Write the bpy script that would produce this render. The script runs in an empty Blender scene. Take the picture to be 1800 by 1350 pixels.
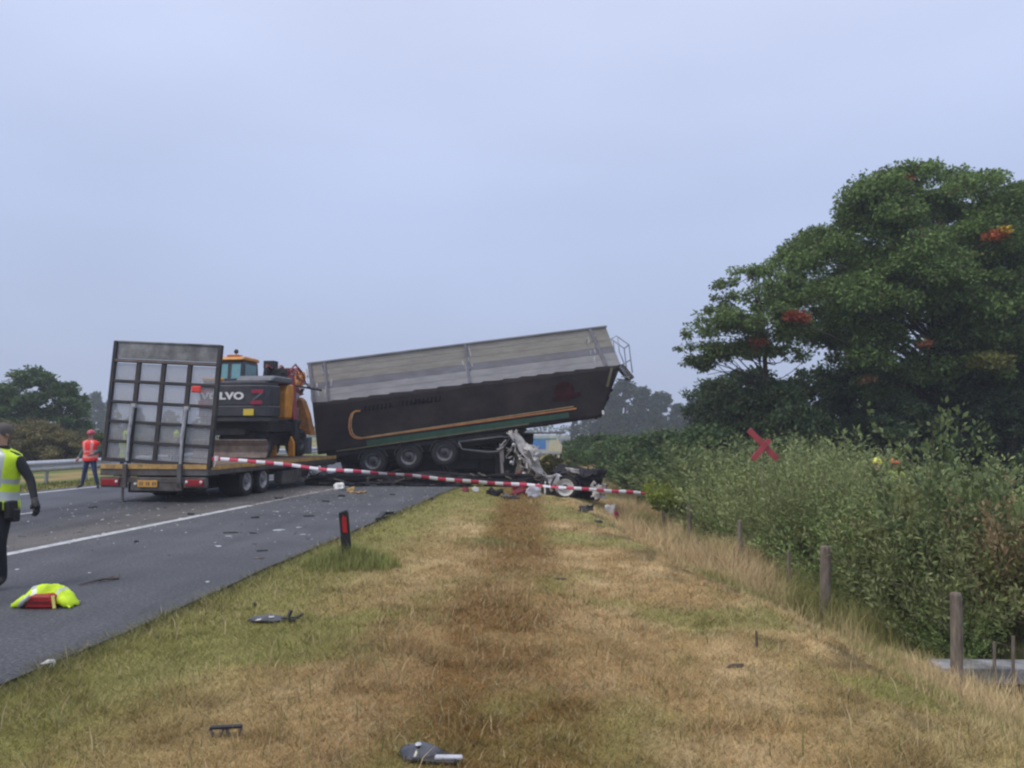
import bpy, bmesh, math, random
import numpy as np
from mathutils import Vector, Matrix, Euler

R = math.radians
random.seed(7)
rng = np.random.default_rng(11)
sc = bpy.context.scene
COL = sc.collection

# ------------------------------------------------------------------ camera
EYE = 1.75
PITCH = R(3.6)
FPX = 1351.0
cam_d = bpy.data.cameras.new('camera')
cam = bpy.data.objects.new('camera', cam_d)
COL.objects.link(cam)
cam.location = (0, 0, EYE)
cam.rotation_euler = (R(90) + PITCH, 0, 0)
cam_d.sensor_width = 36
cam_d.lens = 36 * FPX / 1800
cam_d.clip_start = 0.05
cam_d.clip_end = 3000
sc.camera = cam

# ------------------------------------------------------------------ world: overcast daylight sky
SUN_EL, SUN_AZ = 48, -60          # degrees; a bright spot behind thick cloud, upper left behind the camera
w = bpy.data.worlds.new('World')
sc.world = w
w.use_nodes = True
nt = w.node_tree
for n in list(nt.nodes):
    nt.nodes.remove(n)
out = nt.nodes.new('ShaderNodeOutputWorld')
sky = nt.nodes.new('ShaderNodeTexSky')
sky.sky_type = 'NISHITA'
sky.sun_disc = False
sky.sun_elevation = R(SUN_EL)
sky.sun_rotation = R(180 + 60)
sky.air_density = 1.4
sky.dust_density = 3.0
bgs = nt.nodes.new('ShaderNodeBackground')
bgs.inputs['Strength'].default_value = 0.05
nt.links.new(sky.outputs[0], bgs.inputs['Color'])
tc = nt.nodes.new('ShaderNodeTexCoord')
sep = nt.nodes.new('ShaderNodeSeparateXYZ')
nt.links.new(tc.outputs['Generated'], sep.inputs[0])
ramp = nt.nodes.new('ShaderNodeValToRGB')
cr = ramp.color_ramp
cr.elements[0].position = 0.0
cr.elements[0].color = (0.455, 0.53, 0.73, 1)
cr.elements[1].position = 1.0
cr.elements[1].color = (1.45, 1.48, 1.62, 1)
for p, c in ((0.12, (0.475, 0.56, 0.79)), (0.28, (0.53, 0.625, 0.89)), (0.5, (0.68, 0.76, 1.02))):
    e = cr.elements.new(p)
    e.color = (*c, 1)
nt.links.new(sep.outputs['Z'], ramp.inputs['Fac'])
# soft, very broad cloud mottling over the whole dome
mp = nt.nodes.new('ShaderNodeMapping')
mp.inputs['Scale'].default_value = (1.0, 1.0, 2.6)
nt.links.new(tc.outputs['Generated'], mp.inputs[0])
ns = nt.nodes.new('ShaderNodeTexNoise')
ns.inputs['Scale'].default_value = 1.7
ns.inputs['Detail'].default_value = 4
ns.inputs['Roughness'].default_value = 0.45
nt.links.new(mp.outputs[0], ns.inputs['Vector'])
mr = nt.nodes.new('ShaderNodeMapRange')
mr.inputs['From Min'].default_value = 0.3
mr.inputs['From Max'].default_value = 0.7
mr.inputs['To Min'].default_value = 0.93
mr.inputs['To Max'].default_value = 1.08
nt.links.new(ns.outputs['Fac'], mr.inputs[0])
vm = nt.nodes.new('ShaderNodeVectorMath')
vm.operation = 'SCALE'
nt.links.new(ramp.outputs[0], vm.inputs[0])
nt.links.new(mr.outputs[0], vm.inputs['Scale'])
bgc = nt.nodes.new('ShaderNodeBackground')
bgc.inputs['Strength'].default_value = 1.0
nt.links.new(vm.outputs[0], bgc.inputs['Color'])
mx = nt.nodes.new('ShaderNodeMixShader')
mx.inputs[0].default_value = 0.9
nt.links.new(bgs.outputs[0], mx.inputs[1])
nt.links.new(bgc.outputs[0], mx.inputs[2])
nt.links.new(mx.outputs[0], out.inputs['Surface'])

sun_d = bpy.data.lights.new('sun', 'SUN')
sun_d.energy = 1.5
sun_d.angle = R(25)
sun_d.color = (1.0, 0.93, 0.82)
sun = bpy.data.objects.new('sun', sun_d)
COL.objects.link(sun)
sun.rotation_euler = (R(90 - SUN_EL), 0, R(SUN_AZ))

sc.view_settings.view_transform = 'Standard'
sc.view_settings.look = 'None'
sc.view_settings.exposure = 0.0
sc.view_settings.gamma = 1.0
sc.view_settings.use_curve_mapping = False
sc.render.engine = 'CYCLES'
sc.cycles.use_denoising = True
sc.cycles.filter_width = 2.3
sc.cycles.max_bounces = 6
sc.cycles.transparent_max_bounces = 8
sc.cycles.volume_bounces = 1
sc.cycles.use_light_tree = False


# ------------------------------------------------------------------ helpers
def at(px, py, Y):
    """world point at depth Y that the photograph shows at (px, py)"""
    x = (px - 900) / FPX
    y = -(py - 675) / FPX
    dy = math.cos(PITCH) - y * math.sin(PITCH)
    dz = math.sin(PITCH) + y * math.cos(PITCH)
    t = Y / dy
    return Vector((x * t, Y, EYE + dz * t))


def gnd(px, py, z=0.0):
    y = -(py - 675) / FPX
    dy = math.cos(PITCH) - y * math.sin(PITCH)
    dz = math.sin(PITCH) + y * math.cos(PITCH)
    t = (z - EYE) / dz
    return Vector(((px - 900) / FPX * t, dy * t, z))


MATS = {}


def M(name, col=(0.5, 0.5, 0.5), rough=0.6, metal=0.0, var=0.2, scale=6.0, bump=0.0, bscale=60.0,
      col2=None, spec=0.5, stretch=(1, 1, 1), trans=0.0, obj_random=0.0, attr=None, alpha=1.0):
    if name in MATS:
        return MATS[name]
    m = bpy.data.materials.new(name)
    MATS[name] = m
    m.use_nodes = True
    nt = m.node_tree
    L = nt.links
    bs = nt.nodes['Principled BSDF']
    bs.inputs['Roughness'].default_value = rough
    bs.inputs['Metallic'].default_value = metal
    bs.inputs['Specular IOR Level'].default_value = spec
    tc = nt.nodes.new('ShaderNodeTexCoord')
    mp = nt.nodes.new('ShaderNodeMapping')
    mp.inputs['Scale'].default_value = stretch
    L.new(tc.outputs['Object'], mp.inputs[0])
    n = nt.nodes.new('ShaderNodeTexNoise')
    n.inputs['Scale'].default_value = scale
    n.inputs['Detail'].default_value = 6
    n.inputs['Roughness'].default_value = 0.65
    L.new(mp.outputs[0], n.inputs['Vector'])
    mr = nt.nodes.new('ShaderNodeMapRange')
    mr.inputs['From Min'].default_value = 0.3
    mr.inputs['From Max'].default_value = 0.7
    mr.inputs['To Min'].default_value = 1 - var
    mr.inputs['To Max'].default_value = 1 + var
    L.new(n.outputs['Fac'], mr.inputs[0])
    if attr:
        a = nt.nodes.new('ShaderNodeAttribute')
        a.attribute_name = attr
        src = a.outputs['Color']
    elif col2 is not None:
        mc = nt.nodes.new('ShaderNodeMix')
        mc.data_type = 'RGBA'
        n2 = nt.nodes.new('ShaderNodeTexNoise')
        n2.inputs['Scale'].default_value = scale * 0.37
        n2.inputs['Detail'].default_value = 8
        n2.inputs['Roughness'].default_value = 0.7
        L.new(mp.outputs[0], n2.inputs['Vector'])
        m2 = nt.nodes.new('ShaderNodeMapRange')
        m2.inputs['From Min'].default_value = 0.42
        m2.inputs['From Max'].default_value = 0.62
        L.new(n2.outputs['Fac'], m2.inputs[0])
        L.new(m2.outputs[0], mc.inputs['Factor'])
        mc.inputs['A'].default_value = (*col, 1)
        mc.inputs['B'].default_value = (*col2, 1)
        src = mc.outputs['Result']
    else:
        rgb = nt.nodes.new('ShaderNodeRGB')
        rgb.outputs[0].default_value = (*col, 1)
        src = rgb.outputs[0]
    vm = nt.nodes.new('ShaderNodeVectorMath')
    vm.operation = 'SCALE'
    L.new(src, vm.inputs[0])
    fac = mr.outputs[0]
    if obj_random:
        oi = nt.nodes.new('ShaderNodeObjectInfo')
        m3 = nt.nodes.new('ShaderNodeMapRange')
        m3.inputs['To Min'].default_value = 1 - obj_random
        m3.inputs['To Max'].default_value = 1 + obj_random
        L.new(oi.outputs['Random'], m3.inputs[0])
        mm = nt.nodes.new('ShaderNodeMath')
        mm.operation = 'MULTIPLY'
        L.new(fac, mm.inputs[0])
        L.new(m3.outputs[0], mm.inputs[1])
        fac = mm.outputs[0]
    L.new(fac, vm.inputs['Scale'])
    L.new(vm.outputs[0], bs.inputs['Base Color'])
    if bump:
        nb = nt.nodes.new('ShaderNodeTexNoise')
        nb.inputs['Scale'].default_value = bscale
        nb.inputs['Detail'].default_value = 4
        L.new(mp.outputs[0], nb.inputs['Vector'])
        bp = nt.nodes.new('ShaderNodeBump')
        bp.inputs['Strength'].default_value = bump
        bp.inputs['Distance'].default_value = 0.02
        L.new(nb.outputs['Fac'], bp.inputs['Height'])
        L.new(bp.outputs[0], bs.inputs['Normal'])
    if trans:
        tr = nt.nodes.new('ShaderNodeBsdfTranslucent')
        L.new(vm.outputs[0], tr.inputs['Color'])
        ms = nt.nodes.new('ShaderNodeMixShader')
        ms.inputs[0].default_value = trans
        L.new(bs.outputs[0], ms.inputs[1])
        L.new(tr.outputs[0], ms.inputs[2])
        L.new(ms.outputs[0], nt.nodes['Material Output'].inputs['Surface'])
    return m


def tag(o, label=None, cat=None, group=None, kind=None):
    if label:
        o['label'] = label
    if cat:
        o['category'] = cat
    if group:
        o['group'] = group
    if kind:
        o['kind'] = kind
    return o


def thing(name, label, cat, loc=(0, 0, 0), rot=(0, 0, 0), group=None):
    o = bpy.data.objects.new(name, None)
    COL.objects.link(o)
    o.empty_display_size = 0.2
    o.location = loc
    o.rotation_euler = rot
    return tag(o, label, cat, group)


def link(name, me, parent=None, mat=None, smooth=False, bev=0.0, thick=0.0):
    o = bpy.data.objects.new(name, me)
    COL.objects.link(o)
    if parent is not None:
        o.parent = parent
    if mat is not None:
        for mm in (mat if isinstance(mat, (list, tuple)) else [mat]):
            me.materials.append(mm)
    if smooth:
        me.polygons.foreach_set('use_smooth', [True] * len(me.polygons))
    if thick:
        s = o.modifiers.new('thick', 'SOLIDIFY')
        s.thickness = thick
    if bev:
        b = o.modifiers.new('bev', 'BEVEL')
        b.width = bev
        b.segments = 1
        b.limit_method = 'ANGLE'
    return o


class MB:
    """collects simple shapes into one mesh"""
    def __init__(s):
        s.v = []
        s.f = []
        s.m = []

    def add(s, vs, fs, mi=0):
        b = len(s.v)
        s.v += [tuple(v) for v in vs]
        s.f += [tuple(i + b for i in f) for f in fs]
        s.m += [mi] * len(fs)
        return s

    def box(s, c, d, rot=None, mi=0):
        hx, hy, hz = d[0] / 2, d[1] / 2, d[2] / 2
        P = [Vector((x * hx, y * hy, z * hz)) for z in (-1, 1) for y in (-1, 1) for x in (-1, 1)]
        if rot is not None:
            E = Euler(rot).to_matrix()
            P = [E @ p for p in P]
        c = Vector(c)
        return s.add([p + c for p in P],
                     [(0, 2, 3, 1), (4, 5, 7, 6), (0, 1, 5, 4), (2, 6, 7, 3), (0, 4, 6, 2), (1, 3, 7, 5)], mi)

    def bar(s, a, b, w, h=None, mi=0, up=(0, 0, 1)):
        a, b = Vector(a), Vector(b)
        h = h or w
        d = (b - a).normalized()
        u = Vector(up)
        if abs(d.dot(u)) > 0.98:
            u = Vector((0, 1, 0))
        r = d.cross(u).normalized() * w / 2
        u = r.cross(d).normalized() * h / 2
        P = [p + i * r + j * u for p in (a, b) for i, j in ((-1, -1), (1, -1), (1, 1), (-1, 1))]
        return s.add(P, [(0, 3, 2, 1), (4, 5, 6, 7), (0, 1, 5, 4), (1, 2, 6, 5), (2, 3, 7, 6), (3, 0, 4, 7)], mi)

    def tube(s, pts, r, n=8, mi=0, caps=True):
        pts = [Vector(p) for p in pts]
        rs = r if isinstance(r, (list, tuple)) else [r] * len(pts)
        vs = []
        ref = None
        for i, p in enumerate(pts):
            d = (pts[min(i + 1, len(pts) - 1)] - pts[max(i - 1, 0)]).normalized()
            if ref is None:
                ref = Vector((0, 0, 1)) if abs(d.z) < 0.9 else Vector((1, 0, 0))
            a = d.cross(ref).normalized()
            b = a.cross(d).normalized()
            ref = b
            for k in range(n):
                t = 2 * math.pi * k / n
                vs.append(p + (a * math.cos(t) + b * math.sin(t)) * rs[i])
        fs = []
        for i in range(len(pts) - 1):
            for k in range(n):
                k2 = (k + 1) % n
                fs.append((i * n + k, i * n + k2, (i + 1) * n + k2, (i + 1) * n + k))
        if caps:
            fs.append(tuple(range(n - 1, -1, -1)))
            fs.append(tuple((len(pts) - 1) * n + k for k in range(n)))
        return s.add(vs, fs, mi)

    def lathe(s, prof, c=(0, 0, 0), axis='x', n=24, mi=0, a0=0.0, a1=2 * math.pi):
        """prof: (along axis, radius)"""
        full = abs(a1 - a0 - 2 * math.pi) < 1e-6
        vs = []
        m = n if full else n + 1
        for (h, r) in prof:
            for k in range(m):
                t = a0 + (a1 - a0) * k / n
                p, q = r * math.cos(t), r * math.sin(t)
                v = {'x': (h, p, q), 'y': (p, h, q), 'z': (p, q, h)}[axis]
                vs.append(Vector(v) + Vector(c))
        fs = []
        for i in range(len(prof) - 1):
            for k in range(n):
                k2 = (k + 1) % m
                fs.append((i * m + k, i * m + k2, (i + 1) * m + k2, (i + 1) * m + k))
        return s.add(vs, fs, mi)

    def prism(s, poly, a, b, plane='xz', mi=0):
        """poly in a plane, extruded along the third axis from a to b"""
        n = len(poly)
        def mk(p, t):
            return {'xz': (p[0], t, p[1]), 'yz': (t, p[0], p[1]), 'xy': (p[0], p[1], t)}[plane]
        vs = [mk(p, a) for p in poly] + [mk(p, b) for p in poly]
        fs = [tuple(range(n)), tuple(range(2 * n - 1, n - 1, -1))]
        for i in range(n):
            j = (i + 1) % n
            fs.append((i, n + i, n + j, j))
        return s.add(vs, fs, mi)

    def mesh(s, name):
        me = bpy.data.meshes.new(name)
        me.from_pydata(s.v, [], s.f)
        if any(s.m):
            me.polygons.foreach_set('material_index', s.m)
        bm = bmesh.new()
        bm.from_mesh(me)
        bmesh.ops.recalc_face_normals(bm, faces=bm.faces)
        bm.to_mesh(me)
        bm.free()
        return me

    def build(s, name, mat, parent=None, smooth=False, bev=0.0, thick=0.0):
        return link(name, s.mesh(name), parent, mat, smooth, bev, thick)


def fast_mesh(name, V, F, C=None):
    """V (n,3) F (m,k) C (n,3) -> mesh"""
    me = bpy.data.meshes.new(name)
    m, k = F.shape
    me.vertices.add(len(V))
    me.vertices.foreach_set('co', np.ascontiguousarray(V, dtype=np.float32).ravel())
    me.loops.add(m * k)
    me.loops.foreach_set('vertex_index', np.ascontiguousarray(F, dtype=np.int32).ravel())
    me.polygons.add(m)
    me.polygons.foreach_set('loop_start', np.arange(0, m * k, k, dtype=np.int32))
    me.update(calc_edges=True)
    if C is not None:
        ca = me.color_attributes.new('Col', 'FLOAT_COLOR', 'POINT')
        cc = np.ones((len(V), 4), dtype=np.float32)
        cc[:, :3] = C
        ca.data.foreach_set('color', cc.ravel())
    return me


def hash2(ix, iy, seed):
    h = (ix.astype(np.int64) * 374761393 + iy.astype(np.int64) * 668265263 + seed * 1442695041) & 0x7fffffff
    h = ((h ^ (h >> 13)) * 1274126177) & 0x7fffffff
    return ((h ^ (h >> 16)) & 0xffff) / 65535.0


def vnoise(x, y, seed=0):
    x = np.asarray(x, float)
    y = np.asarray(y, float)
    ix, iy = np.floor(x), np.floor(y)
    fx, fy = x - ix, y - iy
    fx = fx * fx * (3 - 2 * fx)
    fy = fy * fy * (3 - 2 * fy)
    a = hash2(ix, iy, seed); b = hash2(ix + 1, iy, seed)
    c = hash2(ix, iy + 1, seed); d = hash2(ix + 1, iy + 1, seed)
    return (a * (1 - fx) + b * fx) * (1 - fy) + (c * (1 - fx) + d * fx) * fy


def fbm(x, y, seed=0, octs=4):
    v, a, s = 0, 0.5, 0
    for i in range(octs):
        v = v + a * vnoise(x * 2 ** i, y * 2 ** i, seed + i)
        s += a
        a *= 0.5
    return v / s


def sstep(a, b, x):
    t = np.clip((np.asarray(x, float) - a) / (b - a), 0, 1)
    return t * t * (3 - 2 * t)


def copy_tree(o, parent=None):
    c = o.copy()
    COL.objects.link(c)
    if parent is not None:
        c.parent = parent
    for ch in list(o.children):
        copy_tree(ch, c)
    return c


def unit(v):
    return v / np.maximum(np.linalg.norm(v, axis=1, keepdims=True), 1e-9)


def leaf_mesh(name, P, D, Ln, Wd, C, up=None):
    """one folded rhombus per leaf: P base points, D direction, Ln length, Wd width"""
    n = len(P)
    D = unit(D)
    N0 = unit(rng.normal(size=(n, 3)) + (np.array(up) if up is not None else 0))
    S = unit(np.cross(D, N0))
    N = np.cross(S, D)
    Ln = np.asarray(Ln).reshape(-1, 1)
    Wd = np.asarray(Wd).reshape(-1, 1)
    mid = P + D * Ln * 0.45
    V = np.empty((n, 4, 3))
    V[:, 0] = P
    V[:, 1] = mid + S * Wd * 0.5 + N * Wd * 0.12
    V[:, 2] = P + D * Ln - N * Ln * 0.08
    V[:, 3] = mid - S * Wd * 0.5 + N * Wd * 0.12
    F = np.arange(n * 4).reshape(n, 4)
    return fast_mesh(name, V.reshape(-1, 3), F, np.repeat(C, 4, axis=0))


# ------------------------------------------------------------------ terrain
EDGE_D = np.array([-60, 0, 5.3, 8.1, 12.1, 16.0, 21.5, 30, 45, 80, 150, 600.0])
EDGE_X = np.array([-9.5, -4.3, -3.58, -3.30, -3.00, -2.62, -2.1, -1.2, 0.6, 4.9, 13.6, 70.0])
FEN_D = np.array([-60, 0, 8.7, 11.2, 18, 21.5, 30, 50, 100, 600.0])
FEN_X = np.array([7.0, 5.6, 5.03, 4.6, 4.15, 4.2, 5.0, 7.6, 14, 80.0])


def edge_x(Y):
    return np.interp(Y, EDGE_D, EDGE_X)


def fence_x(Y):
    return np.interp(Y, FEN_D, FEN_X)


def height(X, Y):
    X = np.asarray(X, float); Y = np.asarray(Y, float)
    fx = fence_x(Y)
    ex = edge_x(Y)
    right = sstep(fx - 2.7, fx - 0.2, X)
    h = -0.95 * right
    h = h - 0.10 * sstep(ex + 1.0, fx - 2.0, X)
    onverge = sstep(ex + 0.0, ex + 0.5, X)
    h = h + onverge * (0.055 * (fbm(X * 0.9, Y * 0.9, 3) - 0.4) + 0.03 * (fbm(X * 5, Y * 5, 9) - 0.5))
    h = h - 0.035 * (1 - onverge)
    # soil clods on the shoulder of the slope
    band = np.exp(-((X - (fx - 2.35)) / 0.45) ** 2)
    h = h + band * 0.16 * (vnoise(X * 3.1, Y * 2.2, 21) - 0.55) * (Y < 40)
    h = h - 0.38 * np.exp(-((X - fx - 1.1) / 0.55) ** 2)
    left = sstep(-19.3, -22.5, X - 0.133 * Y)
    return h - 0.25 * left


def gcol(X, Y):
    X = np.asarray(X, float); Y = np.asarray(Y, float)
    n1 = fbm(X * 0.55, Y * 0.45, 31, 5)
    n2 = fbm(X * 2.2, Y * 1.6, 57, 4)
    n3 = fbm(X * 9.0, Y * 7.0, 77, 3)
    ex = edge_x(Y); fx = fence_x(Y)
    tan = np.array([0.350, 0.244, 0.116])
    straw = np.array([0.455, 0.335, 0.180])
    green = np.array([0.195, 0.200, 0.060])
    lush = np.array([0.10, 0.145, 0.042])
    brown = np.array([0.175, 0.098, 0.034])
    c = tan + (straw - tan) * sstep(0.4, 0.7, n2)[..., None]
    g = 0.85 * np.exp(-(np.maximum(X - ex - 0.6, 0) / 1.0) ** 2) + 0.7 * sstep(0.46, 0.62, n1)
    g = g + 0.35 * sstep(1.2, 3.0, X) * sstep(7.5, 4.5, Y)
    c = c + (green - c) * np.clip(g * (0.6 + 0.8 * n3), 0, 0.85)[..., None]
    # darker worn track down the middle
    tr = np.exp(-((X - (-0.12 + 0.016 * Y) + 0.12 * (n1 - .5)) / 0.60) ** 4) * (0.25 + 0.75 * sstep(8.0, 12.5, Y) + 0.35 * sstep(0.47, 0.56, fbm(X * 0.7 + 5, Y * 0.5, 91, 3)) * sstep(11, 8, Y))
    tr2 = np.exp(-((X + 0.3) / 1.0) ** 2) * sstep(10.5, 7, Y) * 0.75
    c = c + (brown - c) * np.clip((tr * 1.0 + tr2 * sstep(0.3, 0.6, n2)) * (0.45 + 0.9 * n3), 0, 0.9)[..., None]
    # greener rough slope
    sl = sstep(fx - 2.1, fx - 1.0, X)
    mixc = green * 1.0 + (tan * 0.95 - green * 1.0) * sstep(0.38, 0.6, n1)[..., None]
    c = c + (mixc - c) * (sl * 0.75)[..., None]
    # soil patches on the slope shoulder
    sp = np.exp(-((X - (fx - 2.35)) / 0.5) ** 2) * sstep(0.54, 0.66, vnoise(X * 3.1, Y * 2.2, 90))
    c = c + (np.array([0.085, 0.065, 0.03]) - c) * (sp * 0.8)[..., None]
    # beyond the fence: dark undergrowth; far fields
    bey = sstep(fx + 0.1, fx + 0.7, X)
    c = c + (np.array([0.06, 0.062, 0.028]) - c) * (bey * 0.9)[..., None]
    lf = sstep(-19.0, -20.5, X - 0.133 * Y)
    fieldc = lush * 1.1 + (tan * 0.8 - lush) * sstep(0.45, 0.6, n1)[..., None]
    c = c + (fieldc - c) * (lf)[..., None]
    # dirty, greener seam next to the asphalt
    seam = np.exp(-((X - ex - 0.05) / 0.16) ** 2)
    c = c + (np.array([0.09, 0.095, 0.045]) - c) * (seam * 0.6)[..., None]
    c = c * (0.70 + 0.62 * n3)[..., None]
    return np.clip(c, 0.01, 1)


xs = np.concatenate([np.array([-600, -400, -250, -160, -110, -80, -60, -45, -35, -28]), np.arange(-24, -6, 0.75),
                     np.arange(-6, 6.5, 0.085), np.arange(6.5, 14, 0.5),
                     np.array([15, 18, 22, 28, 36, 48, 65, 90, 130, 200, 320, 600])])
ys = np.concatenate([np.array([-60, -30, -15, -6, -2, 0, 1.5]), np.arange(2.5, 14, 0.085), np.arange(14, 28, 0.2),
                     np.arange(28, 60, 1.0), np.array([62, 70, 80, 95, 120, 150, 200, 280, 400, 620.0])])
GX, GY = np.meshgrid(xs, ys)
V = np.stack([GX.ravel(), GY.ravel(), height(GX, GY).ravel()], 1)
nx, ny = len(xs), len(ys)
idx = np.arange(nx * ny).reshape(ny, nx)
F = np.stack([idx[:-1, :-1].ravel(), idx[:-1, 1:].ravel(), idx[1:, 1:].ravel(), idx[1:, :-1].ravel()], 1)
me = fast_mesh('ground', V, F, gcol(GX.ravel(), GY.ravel()))
m_ground = M('grass_ground', attr='Col', rough=0.95, var=0.35, scale=38, bump=0.7, bscale=55, spec=0.1)
tag(link('ground', me, None, m_ground, smooth=True), kind='structure')

# ------------------------------------------------------------------ road
TH = math.atan(0.133)


def lane_x(lat, Y):
    """X of a line parallel to the road at signed lateral distance lat"""
    Y = np.asarray(Y, float)
    return lat / math.cos(TH) + 0.133 * Y


ry = np.concatenate([np.array([-60, -20]), np.arange(-5, 30, 1.0), np.arange(30, 120, 5.0), np.array([150, 250, 400, 600.0])])
nu = 30
rv = []
for Y in ry:
    a, b = float(lane_x(-17.2, Y)), float(edge_x(Y)) + 0.03 * math.sin(Y * 3.1) + 0.025 * math.sin(Y * 7.3 + 1)
    for k in range(nu + 1):
        rv.append((a + (b - a) * k / nu, Y, 0.0))
rf = [(i * (nu + 1) + k, i * (nu + 1) + k + 1, (i + 1) * (nu + 1) + k + 1, (i + 1) * (nu + 1) + k)
      for i in range(len(ry) - 1) for k in range(nu)]
me = fast_mesh('road', np.array(rv), np.array(rf))
mr_ = bpy.data.materials.new('asphalt')
mr_.use_nodes = True
nt = mr_.node_tree
L = nt.links
bs = nt.nodes['Principled BSDF']
bs.inputs['Roughness'].default_value = 0.82
bs.inputs['Specular IOR Level'].default_value = 0.35
tcn = nt.nodes.new('ShaderNodeTexCoord')


def nz(scale, detail=3, rough=0.5, vec=None):
    n = nt.nodes.new('ShaderNodeTexNoise')
    n.inputs['Scale'].default_value = scale
    n.inputs['Detail'].default_value = detail
    n.inputs['Roughness'].default_value = rough
    L.new(vec or tcn.outputs['Object'], n.inputs['Vector'])
    return n.outputs['Fac']


def rampn(fac, stops):
    r = nt.nodes.new('ShaderNodeValToRGB')
    e = r.color_ramp.elements
    e[0].position, e[0].color = stops[0][0], (*stops[0][1], 1)
    e[1].position, e[1].color = stops[-1][0], (*stops[-1][1], 1)
    for p, c in stops[1:-1]:
        k = e.new(p)
        k.color = (*c, 1)
    L.new(fac, r.inputs[0])
    return r.outputs[0]


def mixn(f, a, b, mode='MIX'):
    m_ = nt.nodes.new('ShaderNodeMix')
    m_.data_type = 'RGBA'
    m_.blend_type = mode
    if isinstance(f, float):
        m_.inputs['Factor'].default_value = f
    else:
        L.new(f, m_.inputs['Factor'])
    for s_, v_ in (('A', a), ('B', b)):
        if isinstance(v_, tuple):
            m_.inputs[s_].default_value = (*v_, 1)
        else:
            L.new(v_, m_.inputs[s_])
    return m_.outputs['Result']


grain = rampn(nz(30, 3, 0.85), [(0.36, (0.042, 0.046, 0.056)), (0.5, (0.078, 0.083, 0.097)), (0.62, (0.115, 0.12, 0.133)), (0.72, (0.28, 0.28, 0.29))])
patch = rampn(nz(0.5, 6, 0.6), [(0.35, (0.8, 0.8, 0.8)), (0.65, (1.14, 1.12, 1.08))])
c1 = mixn(1.0, grain, patch, 'MULTIPLY')
# rotate so that x' runs across the road
mpn = nt.nodes.new('ShaderNodeMapping')
mpn.inputs['Rotation'].default_value = (0, 0, TH)
L.new(tcn.outputs['Object'], mpn.inputs[0])
sp_ = nt.nodes.new('ShaderNodeSeparateXYZ')
L.new(mpn.outputs[0], sp_.inputs[0])
mpr = nt.nodes.new('ShaderNodeMapRange')
mpr.inputs['From Min'].default_value = -17.5
mpr.inputs['From Max'].default_value = -3.5
L.new(sp_.outputs['X'], mpr.inputs[0])
# (x+17.5)/14 : edge line at .63, dust band just left of it, two worn wheel paths per lane
bands = rampn(mpr.outputs[0], [(0.0, (0.95, 1.0, 1.1)), (0.30, (0.98, 1.0, 1.06)), (0.42, (0.74, 0.74, 0.77)), (0.50, (0.92, 0.87, 0.82)),
                               (0.60, (1.42, 1.25, 1.02)), (0.632, (1.22, 1.15, 1.02)), (0.66, (1.0, 1.0, 1.0)), (1.0, (1.0, 1.0, 1.0))])
c2 = mixn(1.0, c1, bands, 'MULTIPLY')
mps = nt.nodes.new('ShaderNodeMapping')
mps.inputs['Rotation'].default_value = (0, 0, TH)
mps.inputs['Scale'].default_value = (1.5, 0.10, 1)
L.new(tcn.outputs['Object'], mps.inputs[0])
streak = rampn(nz(1.0, 5, 0.6, mps.outputs[0]), [(0.3, (0.66, 0.65, 0.65)), (0.45, (0.95, 0.94, 0.93)), (0.65, (1.12, 1.10, 1.08))])
c3 = mixn(1.0, c2, streak, 'MULTIPLY')
L.new(c3, bs.inputs['Base Color'])
bp = nt.nodes.new('ShaderNodeBump')
bp.inputs['Strength'].default_value = 0.5
bp.inputs['Distance'].default_value = 0.008
L.new(nz(75, 3, 0.7), bp.inputs['Height'])
L.new(bp.outputs[0], bs.inputs['Normal'])
tag(link('road', me, None, mr_), kind='structure')

# painted lines, worn: a mesh strip 4 mm above the asphalt
m_line = M('road_paint', (0.52, 0.53, 0.54), rough=0.75, var=0.22, scale=14, bump=0.3, bscale=90, col2=(0.30, 0.30, 0.31))


def painted(lat, w_, y0, y1, name):
    n = int((y1 - y0) / 0.5)
    vs, fs = [], []
    for i in range(n + 1):
        Y = y0 + (y1 - y0) * i / n
        c = float(lane_x(lat, Y))
        j = [random.uniform(-0.008, 0.008) for _ in range(2)]
        vs += [(c - w_ / 2 + j[0], Y, 0.004), (c + w_ / 2 + j[1], Y, 0.004)]
        if i:
            b = 2 * i
            fs.append((b - 2, b - 1, b + 1, b))
    tag(link(name, fast_mesh(name, np.array(vs), np.array(fs)), None, m_line), kind='structure')


painted(-8.66, 0.20, -20, 18.6, 'edge_line')
painted(-16.6, 0.24, -20, 140, 'inner_edge_line')
m_line2 = M('road_paint_faded', (0.30, 0.28, 0.27), rough=0.8, var=0.4, scale=5, col2=(0.13, 0.12, 0.12))
m_line_keep, m_line = m_line, m_line2
painted(-8.66, 0.2, 18.7, 90, 'faded_edge_line')
m_line = m_line_keep
for k, y0 in enumerate(range(2, 120, 12)):
    painted(-12.6, 0.12, y0, y0 + 3, 'lane_dash')

# ------------------------------------------------------------------ shared materials
m_steel = M('worn_grey_steel', (0.115, 0.112, 0.108), rough=0.55, metal=0.2, var=0.35, scale=5, col2=(0.09, 0.065, 0.048), bump=0.15)
m_dark = M('dark_chassis_steel', (0.024, 0.024, 0.028), rough=0.6, var=0.4, scale=5, col2=(0.045, 0.036, 0.030))
m_black = M('black_plastic', (0.014, 0.014, 0.016), rough=0.5, var=0.3, scale=12)
m_rubber = M('tyre_rubber', (0.020, 0.020, 0.022), rough=0.85, var=0.35, scale=14, bump=0.3)
m_rim = M('grey_wheel_rim', (0.48, 0.48, 0.49), rough=0.5, metal=0.0, var=0.35, scale=7, col2=(0.14, 0.12, 0.10))
m_rimd = M('dull_wheel_rim', (0.22, 0.22, 0.23), rough=0.5, metal=0.3, var=0.4, scale=8, col2=(0.06, 0.05, 0.05))
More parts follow.
